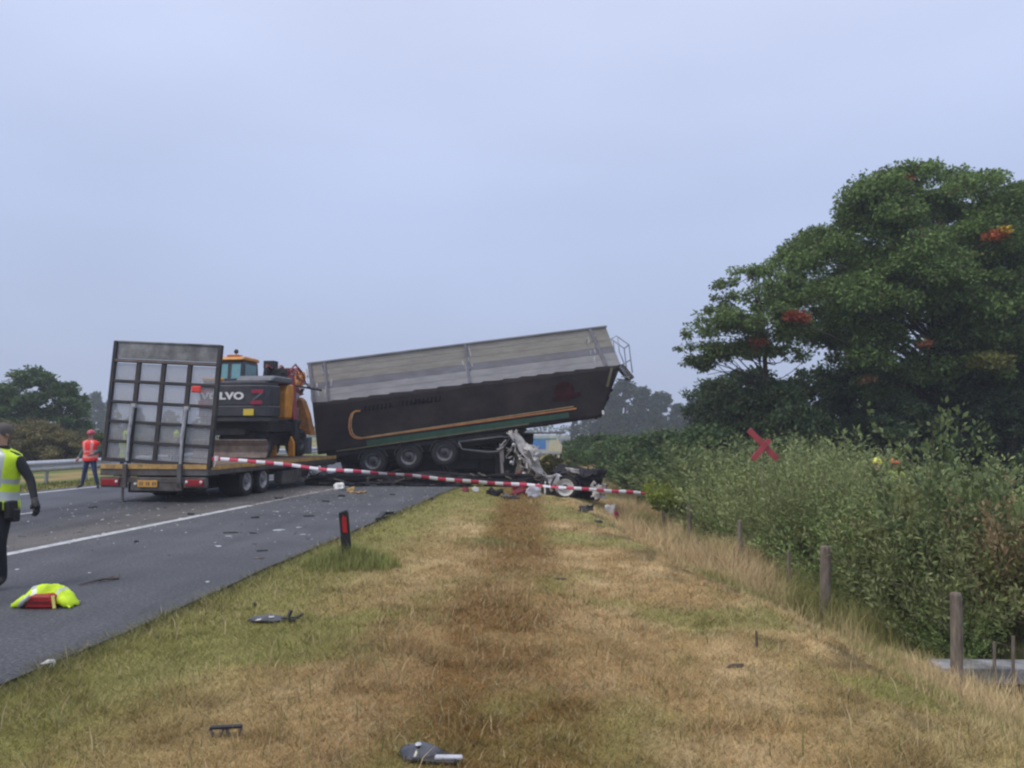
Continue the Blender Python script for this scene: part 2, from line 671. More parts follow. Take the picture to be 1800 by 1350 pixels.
m_rimw = M('white_wheel_rim', (0.66, 0.66, 0.64), rough=0.45, var=0.2, scale=10)
m_galv = M('galvanised_steel', (0.42, 0.43, 0.46), rough=0.42, metal=0.75, var=0.2, scale=7, col2=(0.30, 0.31, 0.33))
m_mesh = M('galvanised_mesh', (0.46, 0.465, 0.49), rough=0.5, metal=0.0, var=0.3, scale=3, col2=(0.32, 0.31, 0.30))
m_plate = M('scuffed_ramp_flap', (0.27, 0.27, 0.262), rough=0.6, metal=0.1, var=0.4, scale=2.3, col2=(0.115, 0.115, 0.118), bump=0.2)
m_tailred = M('tail_light_red', (0.30, 0.015, 0.02), rough=0.25, var=0.15)
m_tailwht = M('clear_lamp_lens', (0.75, 0.75, 0.75), rough=0.2, var=0.1)
m_orange = M('machine_orange', (0.68, 0.29, 0.035), rough=0.42, var=0.16, scale=5, col2=(0.52, 0.21, 0.03))
m_charcoal = M('charcoal_paint', (0.042, 0.042, 0.05), rough=0.38, var=0.25, scale=4, col2=(0.058, 0.056, 0.062))
m_gryhood = M('grey_hood', (0.12, 0.125, 0.14), rough=0.5, var=0.25, scale=5)
m_glass = M('tinted_glass', (0.16, 0.34, 0.37), rough=0.12, var=0.1, spec=0.8)
m_maroon = M('dark_red_hose', (0.20, 0.030, 0.035), rough=0.5, var=0.3, scale=9)
m_wood = M('deck_wood', (0.17, 0.115, 0.075), rough=0.85, var=0.35, scale=9, stretch=(6, 1, 6), bump=0.3)
m_yelstripe = M('yellow_marking', (0.56, 0.33, 0.09), rough=0.5, var=0.3, scale=8, col2=(0.36, 0.22, 0.08))
m_npl = M('number_plate_yellow', (0.62, 0.33, 0.06), rough=0.4, var=0.15, scale=12)
m_white = M('white_paint', (0.74, 0.74, 0.73), rough=0.45, var=0.12, scale=9)
m_brownsteel = M('brown_dirty_steel', (0.12, 0.085, 0.07), rough=0.75, var=0.4, scale=4, col2=(0.16, 0.13, 0.115), bump=0.3)


def wheel_meshes(r, w_, rr, key, dual=False):
    """tyre, rim and hub meshes, axis along x, outer face at +x"""
    t = MB()
    h = w_ / 2
    t.lathe([(-h, rr), (-h, r * 0.88), (-h * 0.82, r * 0.97), (-h * 0.6, r), (h * 0.6, r), (h * 0.82, r * 0.97), (h, r * 0.88), (h, rr * 1.12), (h * 0.9, rr)], n=32)
    for k in range(28):                      # tread blocks
        a = 2 * math.pi * k / 28
        t.box((0, math.cos(a) * r * 0.998, math.sin(a) * r * 0.998), (w_ * 0.92, 0.045, 0.012), rot=(a + math.pi / 2, 0, 0))
    rm = MB()
    rm.lathe([(h * 0.95, rr * 1.04), (h * 0.95, rr * 0.92), (h * 0.45, rr * 0.84), (h * 0.25, rr * 0.66), (h * 0.55, rr * 0.5), (h * 0.55, rr * 0.34)], n=32)
    for k in range(10):
        a = 2 * math.pi * k / 10
        rm.lathe([(h * 0.5, 0.016), (h * 0.8, 0.016), (h * 0.8, 0)], c=(0, math.cos(a) * rr * 0.43, math.sin(a) * rr * 0.43), n=6)
    hb = MB()
    hb.lathe([(h * 0.35, rr * 0.36), (h * 1.0, rr * 0.27), (h * 1.08, rr * 0.2), (h * 1.08, 0)], n=16)
    return t.mesh('tyre_' + key), rm.mesh('rim_' + key), hb.mesh('hub_' + key)


def add_wheel(parent, loc, rotz, meshes, mats, rot=None):
    o = bpy.data.objects.new('wheel', meshes[0])
    COL.objects.link(o)
    o.parent = parent
    o.location = loc
    o.rotation_euler = rot or (0, 0, rotz)
    for me_, mm in zip(meshes, mats):
        if not me_.materials:
            me_.materials.append(mm)
            me_.polygons.foreach_set('use_smooth', [True] * len(me_.polygons))
    for me_, nm in ((meshes[1], 'rim'), (meshes[2], 'hub')):
        c = bpy.data.objects.new(nm, me_)
        COL.objects.link(c)
        c.parent = o
    return o


WM_low = wheel_meshes(0.39, 0.27, 0.235, 'lowloader')
WM_semi = wheel_meshes(0.50, 0.36, 0.285, 'semi')
WM_car = wheel_meshes(0.36, 0.23, 0.235, 'car')
WM_exc = wheel_meshes(0.48, 0.45, 0.25, 'digger')

# ------------------------------------------------------------------ low loader
lo = thing('low_loader', 'grey low loader trailer with raised mesh ramp, carrying the wheeled excavator', 'trailer',
           (-8.97, 19.43, 0), (0, 0, -TH))
HW = 1.45
b = MB()
b.prism([(0.0, 0.86), (8.8, 0.86), (8.8, 0.60), (5.4, 0.60), (4.9, 0.74), (0.0, 0.74)], -HW + 0.04, HW - 0.04, 'yz')
for x in (-0.5, 0.5):
    b.bar((x, 0.1, 0.62), (x, 8.7, 0.52), 0.14, 0.3)
for k in range(9):
    b.bar((-HW + 0.05, 0.4 + k, 0.69), (HW - 0.05, 0.4 + k, 0.69), 0.08, 0.12)
b.build('chassis', m_steel, lo, bev=0.01)
for s in (-1, 1):
    n = 'side_rail'
    MB().bar((s * (HW - 0.02), 0.0, 0.80), (s * (HW - 0.02), 8.8, 0.80), 0.07, 0.24).build(n, m_steel, lo, bev=0.008)
    MB().bar((s * (HW + 0.022), 0.05, 0.86), (s * (HW + 0.022), 8.75, 0.86), 0.012, 0.10).build('yellow_strip', m_yelstripe, lo)
pl = MB().box((0, 0, 0), (0.225, 8.7, 0.045)).mesh('deck_plank')
pl.materials.append(m_wood)
for k in range(12):
    o = bpy.data.objects.new('deck_plank', pl)
    COL.objects.link(o); o.parent = lo
    o.location = (-1.287 + k * 0.234, 4.38, 0.885 + random.uniform(-0.004, 0.004))
# rear end: cross beam, bumper, lamps, number plate
b = MB()
b.box((0, -0.03, 0.80), (2 * HW, 0.10, 0.26)).box((0, -0.06, 0.56), (2.5, 0.10, 0.13))
b.box((-1.12, -0.05, 0.50), (0.6, 0.12, 0.26)).box((1.12, -0.05, 0.50), (0.6, 0.12, 0.26))
b.box((0.0, 0.1, 0.40), (1.2, 0.4, 0.22))
b.build('rear_beam', m_steel, lo, bev=0.01)
for x0, x1 in ((-1.42, -0.82), (-0.68, 0.66), (0.80, 1.42)):
    MB().box(((x0 + x1) / 2, -0.095, 0.895), (x1 - x0, 0.02, 0.115)).build('yellow_strip', m_yelstripe, lo)
for s in (-1, 1):
    t = MB().box((s * 1.13, -0.13, 0.50), (0.48, 0.05, 0.17)).build('tail_light', m_tailred, lo, bev=0.012)
    for dx in (-0.19, 0.19):
        if s > 0 or dx > 0:
            MB().lathe([(0.0, 0.035), (-0.02, 0.035), (-0.03, 0.02), (-0.032, 0)], c=(s * 1.13 + dx, -0.155, 0.52), axis='y', n=12).build('reflector', m_tailwht, t, smooth=True)
np_ = MB().box((-0.12, -0.135, 0.47), (0.53, 0.02, 0.17)).build('number_plate', m_npl, lo, bev=0.004)
g = MB()
for k in range(8):
    if k not in (2, 5):
        g.box((-0.31 + k * 0.058, -0.148, 0.47), (0.03, 0.004, 0.085))
g.build('plate_characters', m_brownsteel, np_)['kind'] = 'stuff'
MB().box((-0.45, -0.12, 0.47), (0.07, 0.03, 0.05)).build('plate_lamp', m_tailwht, lo)
for x in (-0.74, 0.73):
    b = MB()
    b.bar((x, -0.12, 0.36), (x, -0.12, 0.95), 0.11, 0.09)
    if x < 0:
        b.bar((x - 0.05, -0.12, 0.02), (x - 0.05, -0.12, 0.42), 0.05)
        b.box((x - 0.05, -0.12, 0.02), (0.12, 0.12, 0.03))
    if x > 0:
        b.bar((x, -0.12, 0.3), (x - 0.03, -0.12, 0.5), 0.16, 0.09)
    b.build('support_leg', m_steel, lo, bev=0.006)
# ramp, standing up and leaning a little
ra = MB()
RW, RH, z0 = 1.43, 3.08, 0.95
ramp_o = None
colx = [-RW, -RW + 0.69, -RW + 1.38, -RW + 2.09, RW]
rowz = [0.02, 0.52, 1.02, 1.52, 2.05, 2.56]
for x in (colx[0], colx[-1]):
    ra.bar((x, 0, 0), (x, 0, RH), 0.10, 0.12)
ra.bar((-RW, 0, 0.05), (RW, 0, 0.05), 0.10, 0.10)
ra.bar((-RW, 0, 2.58), (RW, 0, 2.58), 0.10, 0.09)
ramp_o = ra.build('ramp', m_dark, lo, bev=0.008)
ramp_o.location = (0.02, 0.0, z0)
ramp_o.rotation_euler = (R(-2), R(3.2), 0)
for x in colx[1:-1]:
    MB().bar((x, 0, 0.1), (x, 0, 2.54), 0.11, 0.08).build('upright_bar', m_dark, ramp_o, bev=0.006)
for z in rowz[1:-1]:
    MB().bar((-RW + 0.05, -0.015, z), (RW - 0.05, -0.015, z), 0.06, 0.075).build('cross_bar', m_dark, ramp_o, bev=0.006)
MB().bar((-RW + 0.05, -0.055, 2.58), (RW - 0.05, -0.055, 2.58), 0.012, 0.06).build('worn_edge_strip', m_brownsteel, ramp_o)
fl = MB().box((0, 0, 2.86), (2 * RW - 0.1, 0.03, 0.44))
fl.bar((-RW, -0.02, 3.07), (RW, -0.02, 3.07), 0.05, 0.04)
fl.build('ramp_flap', m_plate, ramp_o, bev=0.006)
zz = rowz[:-1] + [2.54]
for i in range(4):
    for j in range(5):
        w_ = colx[i + 1] - colx[i] - 0.11
        h_ = zz[j + 1] - zz[j] - 0.08
        g = MB()
        nxm, nzm = int(w_ / 0.045), int(h_ / 0.045)
        for k in range(nxm + 1):
            g.bar((-w_ / 2 + w_ * k / nxm, 0, -h_ / 2), (-w_ / 2 + w_ * k / nxm, 0, h_ / 2), 0.012, 0.02)
        for k in range(nzm + 1):
            g.bar((-w_ / 2, 0, -h_ / 2 + h_ * k / nzm), (w_ / 2, 0, -h_ / 2 + h_ * k / nzm), 0.012, 0.02)
        o = g.build('mesh_panel', m_mesh, ramp_o)
        o.location = ((colx[i] + colx[i + 1]) / 2, 0.02, (zz[j] + zz[j + 1]) / 2)
for x in (-0.74, 0.70):
    b = MB()
    b.tube([(x, -0.10, 0.05), (x - 0.02, -0.10, 0.75)], 0.035, 10)
    b.tube([(x - 0.02, -0.10, 0.70), (x + 0.01, -0.10, 1.42)], 0.045, 10)
    b.box((x + 0.01, -0.06, 1.44), (0.12, 0.1, 0.10))
    b.build('lift_cylinder', M('pale_cylinder_paint', (0.40, 0.40, 0.41), rough=0.5, var=0.3), ramp_o, smooth=False)
MB().box((0.93, -0.09, 1.93), (0.26, 0.05, 0.17)).build('red_lamp', M('red_marker_lamp', (0.75, 0.06, 0.04), rough=0.4), ramp_o, bev=0.03)
MB().box((0, 2.7, 0.42), (1.5, 3.0, 0.34)).box((0, 0.55, 0.36), (1.9, 0.5, 0.30)).build('dark_underfill', m_black, lo, bev=0.03)  # dark boxes added to keep the space under the deck black
for s in (-1, 1):
    MB().box((s * 1.08, 1.72, 0.36), (0.6, 0.02, 0.5)).build('added_mudflap', m_black, lo)  # flaps added with the boxes to darken the underside
# running gear
for y in (2.2, 3.2):
    MB().tube([(-1.2, y, 0.39), (1.2, y, 0.39)], 0.07, 10).build('axle', m_dark, lo)
    for s in (-1, 1):
        add_wheel(lo, (s * 1.22, y, 0.39), 0 if s > 0 else math.pi, WM_low, (m_rubber, m_rim, m_rimd))
        add_wheel(lo, (s * 0.93, y, 0.39), 0 if s > 0 else math.pi, WM_low, (m_rubber, m_rim, m_rimd))
MB().box((1.25, 5.35, 0.38), (0.28, 1.9, 0.40)).box((1.40, 5.6, 0.42), (0.02, 0.4, 0.16)).build('tool_box', m_steel, lo, bev=0.015)
MB().box((1.402, 6.1, 0.42), (0.02, 0.5, 0.2)).build('tool_box_door', m_black, lo, bev=0.01)
MB().lathe([(0, 0.17), (0.22, 0.17), (0.26, 0.13), (0.26, 0)], c=(1.2, 7.3, 0.45), axis='x', n=18).build('air_tank', m_white, lo, smooth=True)
for y in (7.8, 8.1):
    MB().box((1.3, y, 0.42), (0.2, 0.12, 0.34)).build('hose_box', m_galv, lo, bev=0.01)

# ------------------------------------------------------------------ wheeled excavator on the deck
ex = thing('wheeled_excavator', 'orange and charcoal wheeled excavator with white lettering, parked on the low loader deck', 'excavator',
           (-8.50, 25.2, 0.915), (0, 0, -TH - R(0.5)))
b = MB()          # undercarriage
b.box((0, 0.9, 0.62), (1.0, 3.6, 0.42)).box((0, 0.5, 1.02), (1.7, 2.6, 0.34)).box((0, 0.9, 0.9), (1.3, 1.5, 0.3))
b.box((0, -0.4, 0.5), (1.1, 0.3, 0.28)).box((0, 2.3, 0.5), (1.1, 0.3, 0.28)).box((-0.3, -0.9, 0.85), (1.3, 0.5, 0.22))
b.lathe([(0.95, 0.6), (1.12, 0.6)], c=(0, 0.7, 0), axis='z', n=24)
b.build('undercarriage', m_dark, ex, bev=0.02)
for y in (-0.4, 2.3):
    for s in (-1, 1):
        add_wheel(ex, (s * 0.50, y, 0.48), 0 if s > 0 else math.pi, WM_exc, (m_rubber, m_charcoal, m_dark))
# dozer blade towards the rear
b = MB()
b.prism([(-1.55, 0.06), (-1.45, 0.02), (-1.33, 0.22), (-1.36, 0.46), (-1.45, 0.62), (-1.52, 0.60), (-1.44, 0.42), (-1.42, 0.22)], -1.22, 1.22, 'yz')
b.bar((-0.4, -1.4, 0.35), (-0.3, -0.5, 0.55), 0.12, 0.2).bar((0.4, -1.4, 0.35), (0.3, -0.5, 0.55), 0.12, 0.2)
b.build('dozer_blade', m_brownsteel, ex, bev=0.01)
# counterweight with rounded plan
poly = []
for k in range(13):
    a = math.pi * (1 + k / 12)
    poly.append((1.25 * math.copysign(abs(math.cos(a)) ** 0.45, math.cos(a)), -0.75 + 0.75 * math.sin(a) * abs(math.sin(a)) ** -0.4 if abs(math.sin(a)) > 1e-6 else -0.75))
poly += [(1.25, -0.62), (-1.25, -0.62)]
cw = MB()
cw.prism([(p[0] * 0.97, p[1] * 0.97) for p in poly], 1.16, 1.32, 'xy')
cw.prism(poly, 1.32, 1.66, 'xy')
cw.prism([(p[0] * 0.985, p[1] * 0.985) for p in poly], 1.66, 2.30, 'xy')
cw.prism([(p[0] * 0.93, p[1] * 0.93) for p in poly], 2.30, 2.42, 'xy')
cwo = cw.build('counterweight', m_charcoal, ex, bev=0.03)
cu = bpy.data.curves.new('lettering', 'FONT')
cu.body = 'VOLVO'
cu.size = 0.40
cu.extrude = 0.006
cu.offset = 0.018
cu.space_character = 1.05
tmp = bpy.data.objects.new('lettering', cu)
COL.objects.link(tmp)
bpy.context.view_layer.update()
lm = bpy.data.meshes.new_from_object(tmp.evaluated_get(bpy.context.evaluated_depsgraph_get()))
bpy.data.objects.remove(tmp)
lm.materials.append(m_white)
o = bpy.data.objects.new('lettering', lm)
COL.objects.link(o); o.parent = cwo
o.scale = (1.02, 0.74, 1)
o.location = (-0.96, -1.490, 1.86)
o.rotation_euler = (R(90), 0, 0)
for s in (-1, 1):                      # red striped emblems
    c = (s * 0.86, -1.478, 1.93)
    for z, dx in ((0.165, 0.015), (-0.175, -0.01)):
        MB().bar((c[0] - 0.17 + dx, c[1], c[2] + z), (c[0] + 0.19 + dx, c[1], c[2] + z), 0.01, 0.12).build('emblem_bar', M('emblem_red', (0.30, 0.02, 0.055), rough=0.4, var=0.3, scale=9), cwo)
    MB().bar((c[0] + 0.15, c[1], c[2] + 0.10), (c[0] - 0.12, c[1], c[2] - 0.10), 0.01, 0.05).build('grey_slash', m_gryhood, cwo)
MB().box((0.62, -1.505, 1.45), (0.34, 0.02, 0.2)).build('yellow_reflector', M('signal_yellow', (0.68, 0.52, 0.06), rough=0.4, var=0.1), cwo, bev=0.01)
# house, hood, engine cover
b = MB()
b.box((-0.15, 0.7, 1.45), (1.7, 2.8, 0.5)).box((-0.1, -0.2, 1.9), (1.6, 1.1, 0.9))
b.prism([(-1.2, 2.42), (0.35, 2.42), (0.35, 2.62), (-0.9, 2.62), (-1.15, 2.52)], 0.0, 1.2, 'yz')
b.build('hood', m_gryhood, ex, bev=0.04)
b = MB()
b.tube([(0.55, -0.2, 2.6), (0.55, -0.2, 2.95)], 0.07, 12).box((0.75, 0.2, 2.75), (0.45, 0.5, 0.35))
b.box((0.55, 0.1, 3.05), (0.36, 0.35, 0.26)).box((0.85, 0.1, 2.72), (0.25, 0.3, 0.3), rot=(0, 0.3, 0)).bar((0.5, 0, 2.6), (0.95, 0.2, 3.0), 0.07)
b.tube([(0.2, 0.3, 2.55), (0.3, 0.2, 2.95), (0.5, 0.3, 3.1)], 0.04, 8)
b.build('exhaust', m_black, ex, bev=0.02)
MB().tube([(0.45, -0.12, 2.7), (0.55, -0.15, 3.02), (0.7, -0.1, 2.9)], 0.05, 8).build('hose', m_maroon, ex, smooth=True)
# cab
cb = MB()
cb.prism([(-0.2, 1.6), (1.0, 1.6), (1.05, 2.2), (0.92, 3.2), (-0.12, 3.2), (-0.2, 2.4)], -1.2, -0.30, 'yz')
cab = cb.build('cab', m_charcoal, ex, bev=0.04)
MB().prism([(-0.25, 3.2), (0.98, 3.2), (0.9, 3.32), (-0.05, 3.33), (-0.2, 3.28)], -1.24, -0.26, 'yz').build('cab_roof', m_orange, cab, bev=0.03)
for x0, x1 in ((-1.12, -0.80), (-0.68, -0.36)):
    MB().box(((x0 + x1) / 2, -0.17, 2.83), (x1 - x0, 0.03, 0.50), rot=(R(-5), 0, 0)).build('window', m_glass, cab, bev=0.02)
MB().box((-0.29, 0.38, 2.78), (0.03, 0.75, 0.6)).build('window', m_glass, cab, bev=0.02)
MB().box((-0.85, -0.98, 2.50), (0.62, 0.26, 0.12)).build('orange_cover', m_orange, ex, bev=0.03)
MB().tube([(-0.62, 0.0, 3.3), (-0.62, 0.0, 3.45)], 0.015, 6).lathe([(3.44, 0.06), (3.50, 0.075), (3.57, 0.05), (3.58, 0)], c=(-0.62, 0, 0), axis='z', n=12).build('beacon', m_black, cab, smooth=True)
MB().box((-0.72, 0.1, 3.36), (0.4, 0.3, 0.07)).build('roof_lamp', M('lamp_rust_orange', (0.5, 0.13, 0.03), rough=0.4, var=0.2), cab, bev=0.01)
# boom, folded, going forward
bm_ = MB()
bm_.prism([(1.7, 1.5), (2.0, 1.35), (3.1, 2.4), (3.5, 2.85), (3.35, 3.1), (2.9, 2.85), (2.3, 2.4), (1.75, 1.9)], 0.0, 0.34, 'yz')
bo = bm_.build('boom', m_orange, ex, bev=0.03)
st = MB()
st.prism([(3.1, 2.6), (3.5, 2.5), (4.6, 1.6), (4.75, 0.5), (4.45, 0.45), (4.1, 1.3)], -0.6, -0.28, 'yz')
st.build('dipper_arm', m_orange, ex, bev=0.03)
hz = MB()
for dx in (0.0, 0.1, 0.2, 0.3, 0.38):
    hz.tube([(dx + 0.3, 1.2, 1.9), (dx + 0.2, 1.6, 2.5), (dx + 0.05, 2.1, 2.95 + random.uniform(-.1, .2)), (dx, 2.6, 3.1 + random.uniform(0, .2)), (dx - 0.05, 3.1, 3.05), (dx, 3.4, 2.6)], 0.032, 7)
hz.box((0.15, 2.2, 2.85), (0.42, 0.3, 0.26), rot=(0, 0.3, 0)).box((0.3, 2.0, 2.5), (0.3, 0.3, 0.35), rot=(0.2, 0.2, 0)).bar((0.98, 0.75, 2.75), (1.22, 0.55, 1.25), 0.17, 0.12).bar((0.62, 1.0, 2.6), (0.5, 1.4, 2.95), 0.08)
r7 = random.Random(17)
for k in range(16):
    p = Vector((r7.uniform(0.25, 1.0), r7.uniform(0.9, 2.2), r7.uniform(2.35, 3.0)))
    hz.bar(p, p + Vector((r7.uniform(-.25, .25), r7.uniform(-.2, .2), r7.uniform(-.3, .3))), r7.uniform(.04, .12), r7.uniform(.03, .08))
g2 = MB()
for k in range(12):
    p = Vector((r7.uniform(0.35, 1.05), r7.uniform(0.9, 2.2), r7.uniform(2.2, 2.9)))
    g2.bar(p, p + Vector((r7.uniform(-.2, .2), r7.uniform(-.2, .2), r7.uniform(-.25, .25))), r7.uniform(.04, .14), r7.uniform(.03, .1))
g2.build('valve_block', m_charcoal, ex)['kind'] = 'stuff'
hz.build('hydraulic_hose', m_maroon, ex, smooth=False)
MB().tube([(0.45, 1.9, 1.7), (0.45, 2.5, 2.2)], 0.09, 12).tube([(0.45, 2.5, 2.2), (0.42, 2.8, 2.5)], 0.05, 10).tube([(0.7, 1.2, 2.35), (0.62, 1.4, 2.7)], 0.07, 10).build('boom_cylinder', m_galv, ex, smooth=True)
# yellow side cover right beside the boom foot, seen past the counterweight
MB().prism([(0.05, 1.28), (0.6, 1.28), (0.7, 1.7), (0.6, 2.42), (0.2, 2.42), (0.05, 2.1)], 0.68, 1.14, 'yz').build('side_cover', m_orange, ex, bev=0.05)
bk = MB()
bk.prism([(.26, 2.02), (.42, 2.12), (.58, 1.98), (.76, 1.5), (.95, .74), (.30, .78)], 2.62, 3.0, 'xz')
bk.build('bucket', M('shaded_dirty_orange', (0.42, 0.17, 0.03), rough=0.6, var=0.35, scale=5, col2=(0.24, 0.11, 0.04)), ex, bev=0.03)
# stabiliser legs at the front, dark arms with orange feet
MB().box((0.72, 2.7, 0.36), (0.3, 0.3, 0.6)).build('grey_box', m_gryhood, ex, bev=0.02)
MB().tube([(0.3, 2.5, 2.52), (1.15, 3.0, 2.36)], 0.035, 8).build('hydraulic_pipe', m_black, ex)
for x in (0.24, 0.88):
    b = MB()
    b.bar((x, 1.3, 0.6), (x, 1.3, 1.35), 0.24, 0.3).bar((x - 0.1, 1.3, 1.3), (x + 0.1, 1.3, 1.3), 0.3, 0.25)
    s_ = b.build('stabiliser_leg', m_charcoal, ex, bev=0.03)
    MB().prism([(x - 0.11, 0.02), (x + 0.11, 0.02), (x + 0.10, 0.5), (x - 0.02, 0.72), (x - 0.10, 0.5)], 1.02, 1.14, 'xz').build('orange_foot', m_orange, s_, bev=0.02)
MB().box((0.56, 1.35, 1.18), (0.95, 0.3, 0.2)).box((0.56, 1.35, 0.75), (0.5, 0.2, 0.3)).build('stabiliser_beam', m_charcoal, ex, bev=0.03)

# ------------------------------------------------------------------ tipping trailer reared up across the verge
TD = 29.0
TILT = 7.15
P0 = at(559, 799, TD)
CT, ST = math.cos(R(TILT)), math.sin(R(TILT))


def uv(px, py):
    p = at(px, py, TD) - P0
    return (p.x * CT + p.z * ST, -p.x * ST + p.z * CT)


tr = thing('tipper_trailer', 'silver and black tipping semi-trailer reared up at an angle, front end in the air', 'trailer',
           P0, (0, -R(TILT), 0))
Wt = 2.55
tl, tb, bl, br_ = uv(545, 640), uv(1065, 577), uv(549, 708), uv(1091, 641)
bb = uv(1056, 731)
H1, H2 = 1.93, tl[1]
print('trailer', tl, tb, bl, br_, bb)
m_alu = M('weathered_aluminium', (0.36, 0.335, 0.29), rough=0.5, metal=0.0, var=0.16, scale=1.6, stretch=(1, 1, 4), col2=(0.30, 0.275, 0.24), bump=0.1, bscale=12)
m_alul = M('pale_aluminium', (0.42, 0.41, 0.41), rough=0.5, metal=0.0, var=0.16, scale=1.6, stretch=(1, 1, 4), col2=(0.34, 0.33, 0.34))
m_alud = M('dull_aluminium', (0.25, 0.245, 0.275), rough=0.55, metal=0.0, var=0.2, scale=1.6, stretch=(1, 1, 4), col2=(0.21, 0.205, 0.215), bump=0.1, bscale=12)
m_tarp = M('black_tarpaulin', (0.0165, 0.0135, 0.0155), rough=0.75, spec=0.2, var=0.45, scale=1.1, col2=(0.030, 0.023, 0.023), bump=0.35, bscale=2.5)
m_orstripe = M('orange_stripe', (0.44, 0.17, 0.055), rough=0.5, var=0.3, scale=3, col2=(0.40, 0.15, 0.06))
m_ylstripe = M('pale_yellow_stripe', (0.40, 0.30, 0.13), rough=0.5, var=0.3, scale=3)
m_grstripe = M('green_stripe', (0.014, 0.060, 0.034), rough=0.5, var=0.3, scale=3)
m_olstripe = M('olive_edge', (0.12, 0.115, 0.06), rough=0.6, var=0.3, scale=3)
b = MB()
xt, xb = tb[0], br_[0]
# inner container: walls and floor, open on top behind a rolled sheet
b.prism([(0.0, 0.0), (bb[0] - 0.05, 0.15), (xb - 0.06, H1), (xt - 0.04, H2 - 0.04), (0.0, H2 - 0.04)], 0.04, 0.10, 'xz')
b.prism([(0.0, 0.0), (bb[0] - 0.05, 0.15), (xb - 0.06, H1), (xt - 0.04, H2 - 0.04), (0.0, H2 - 0.04)], Wt - 0.10, Wt - 0.04, 'xz')
b.prism([(0.0, 0.0), (bb[0] - 0.05, 0.15), (bb[0] - 0.05, 0.3), (0.0, 0.15)], 0.12, Wt - 0.12, 'xz')
b.box((0.03, Wt / 2, (H2 - 0.06) / 2), (0.06, Wt - 0.24, H2 - 0.1))
b.prism([(bb[0] - 0.1, 0.2), (xb - 0.12, H1), (xt - 0.1, H2 - 0.08), (xt - 0.2, H2 - 0.08), (xb - 0.22, H1), (bb[0] - 0.2, 0.2)], 0.12, Wt - 0.12, 'xz')
b.build('container', m_alud, tr)
# side boards: aluminium planks
NPK = 6
ph = (H2 - H1) / NPK
for k in range(NPK):
    z0_, z1_ = H1 + k * ph + 0.003, H1 + (k + 1) * ph - 0.003
    fa, fb = (z0_ - H1) / (H2 - H1), (z1_ - H1) / (H2 - H1)
    for yy in ((0.0, 0.038), (Wt - 0.038, Wt)):
        MB().prism([(0.02, z0_), (xb + (xt - xb) * fa, z0_), (xb + (xt - xb) * fb, z1_), (0.02, z1_)], yy[0], yy[1], 'xz').build(
            'side_board', (m_alul, m_alul, m_alud, m_alu, m_alu, m_alu)[k], tr, bev=0.005)
for u0, u1, wd in ((0.05, 0.05, 0.12), (0.62, 0.62, 0.07), (uv(829, 700)[0],) * 2 + (0.10,), (uv(1050, 650)[0] + 0.35, uv(1038, 590)[0], 0.12)):
    MB().bar((u0, -0.025, H1 + 0.03), (u1, -0.025, H2 + 0.02), 0.05, wd, up=(1, 0, 0)).build('side_post', m_alud, tr, bev=0.008)
MB().bar((-0.03, 0.0, H2 + 0.03), (xt, 0.0, H2 + 0.03), 0.11, 0.07).bar((-0.03, Wt, H2 + 0.03), (xt, Wt, H2 + 0.03), 0.11, 0.07).bar((xt, 0, H2 + 0.03), (xt, Wt, H2 + 0.03), 0.1, 0.07).bar((0, 0, H2 + 0.03), (0, Wt, H2 + 0.03), 0.1, 0.07).build('top_rail', m_alud, tr, bev=0.01)
rs_ = random.Random(3)
for u0, n_, wd in ((0.35, 16, 0.9), (uv(829, 700)[0], 12, 0.35), (uv(1042, 640)[0], 10, 0.4)):   # white scuffs
    g = MB()
    for k in range(n_):
        x = u0 + rs_.uniform(-wd / 2, wd / 2)
        z = rs_.uniform(H1 + 0.1, H2 - 0.35)
        g.bar((x, -0.006, z), (x + rs_.uniform(-.03, .03), -0.006, z + rs_.uniform(.12, .4)), 0.008, rs_.uniform(.02, .06), up=(1, 0, 0))
    o_ = g.build('pale_scuffs', M('pale_scuff', (0.55, 0.55, 0.56), rough=0.7, var=0.3), tr)
    o_['kind'] = 'stuff'
# dark tarpaulin skirt with rippled surface
def tarp(yside, nm):
    nu_, nv_ = 90, 12
    vs = []
    for j in range(nv_ + 1):
        v = j / nv_
        for i in range(nu_ + 1):
            uu = i / nu_
            if v > 0.08:
                right = bb[0] + (xb - bb[0]) * v
            else:
                right = bb[0]
            x = uu * right
            zlow = 0.0 + 0.06 * max(0, uu - 0.8) * 5
            z = zlow + (H1 - zlow) * v
            if j == nv_:
                z += 0.055 * (1 - (uu * 15 + 0.25 * math.sin(uu * 9)) % 1.0) - 0.01
            y = yside + (-1 if yside < 1 else 1) * (0.02 + 0.014 * math.sin(x * 4.2) * v + 0.02 * (vnoise(x * 0.8, z * 1.2, 5) - 0.5))
            vs.append((x, float(y), z))
    fs = np.array([(j * (nu_ + 1) + i, j * (nu_ + 1) + i + 1, (j + 1) * (nu_ + 1) + i + 1, (j + 1) * (nu_ + 1) + i) for j in range(nv_) for i in range(nu_)])
    me = fast_mesh(nm, np.array(vs), fs)
    return link(nm, me, tr, m_tarp, smooth=True, thick=0.012)


tp1 = tarp(-0.01, 'tarpaulin')
tp2 = tarp(Wt + 0.01, 'tarpaulin')


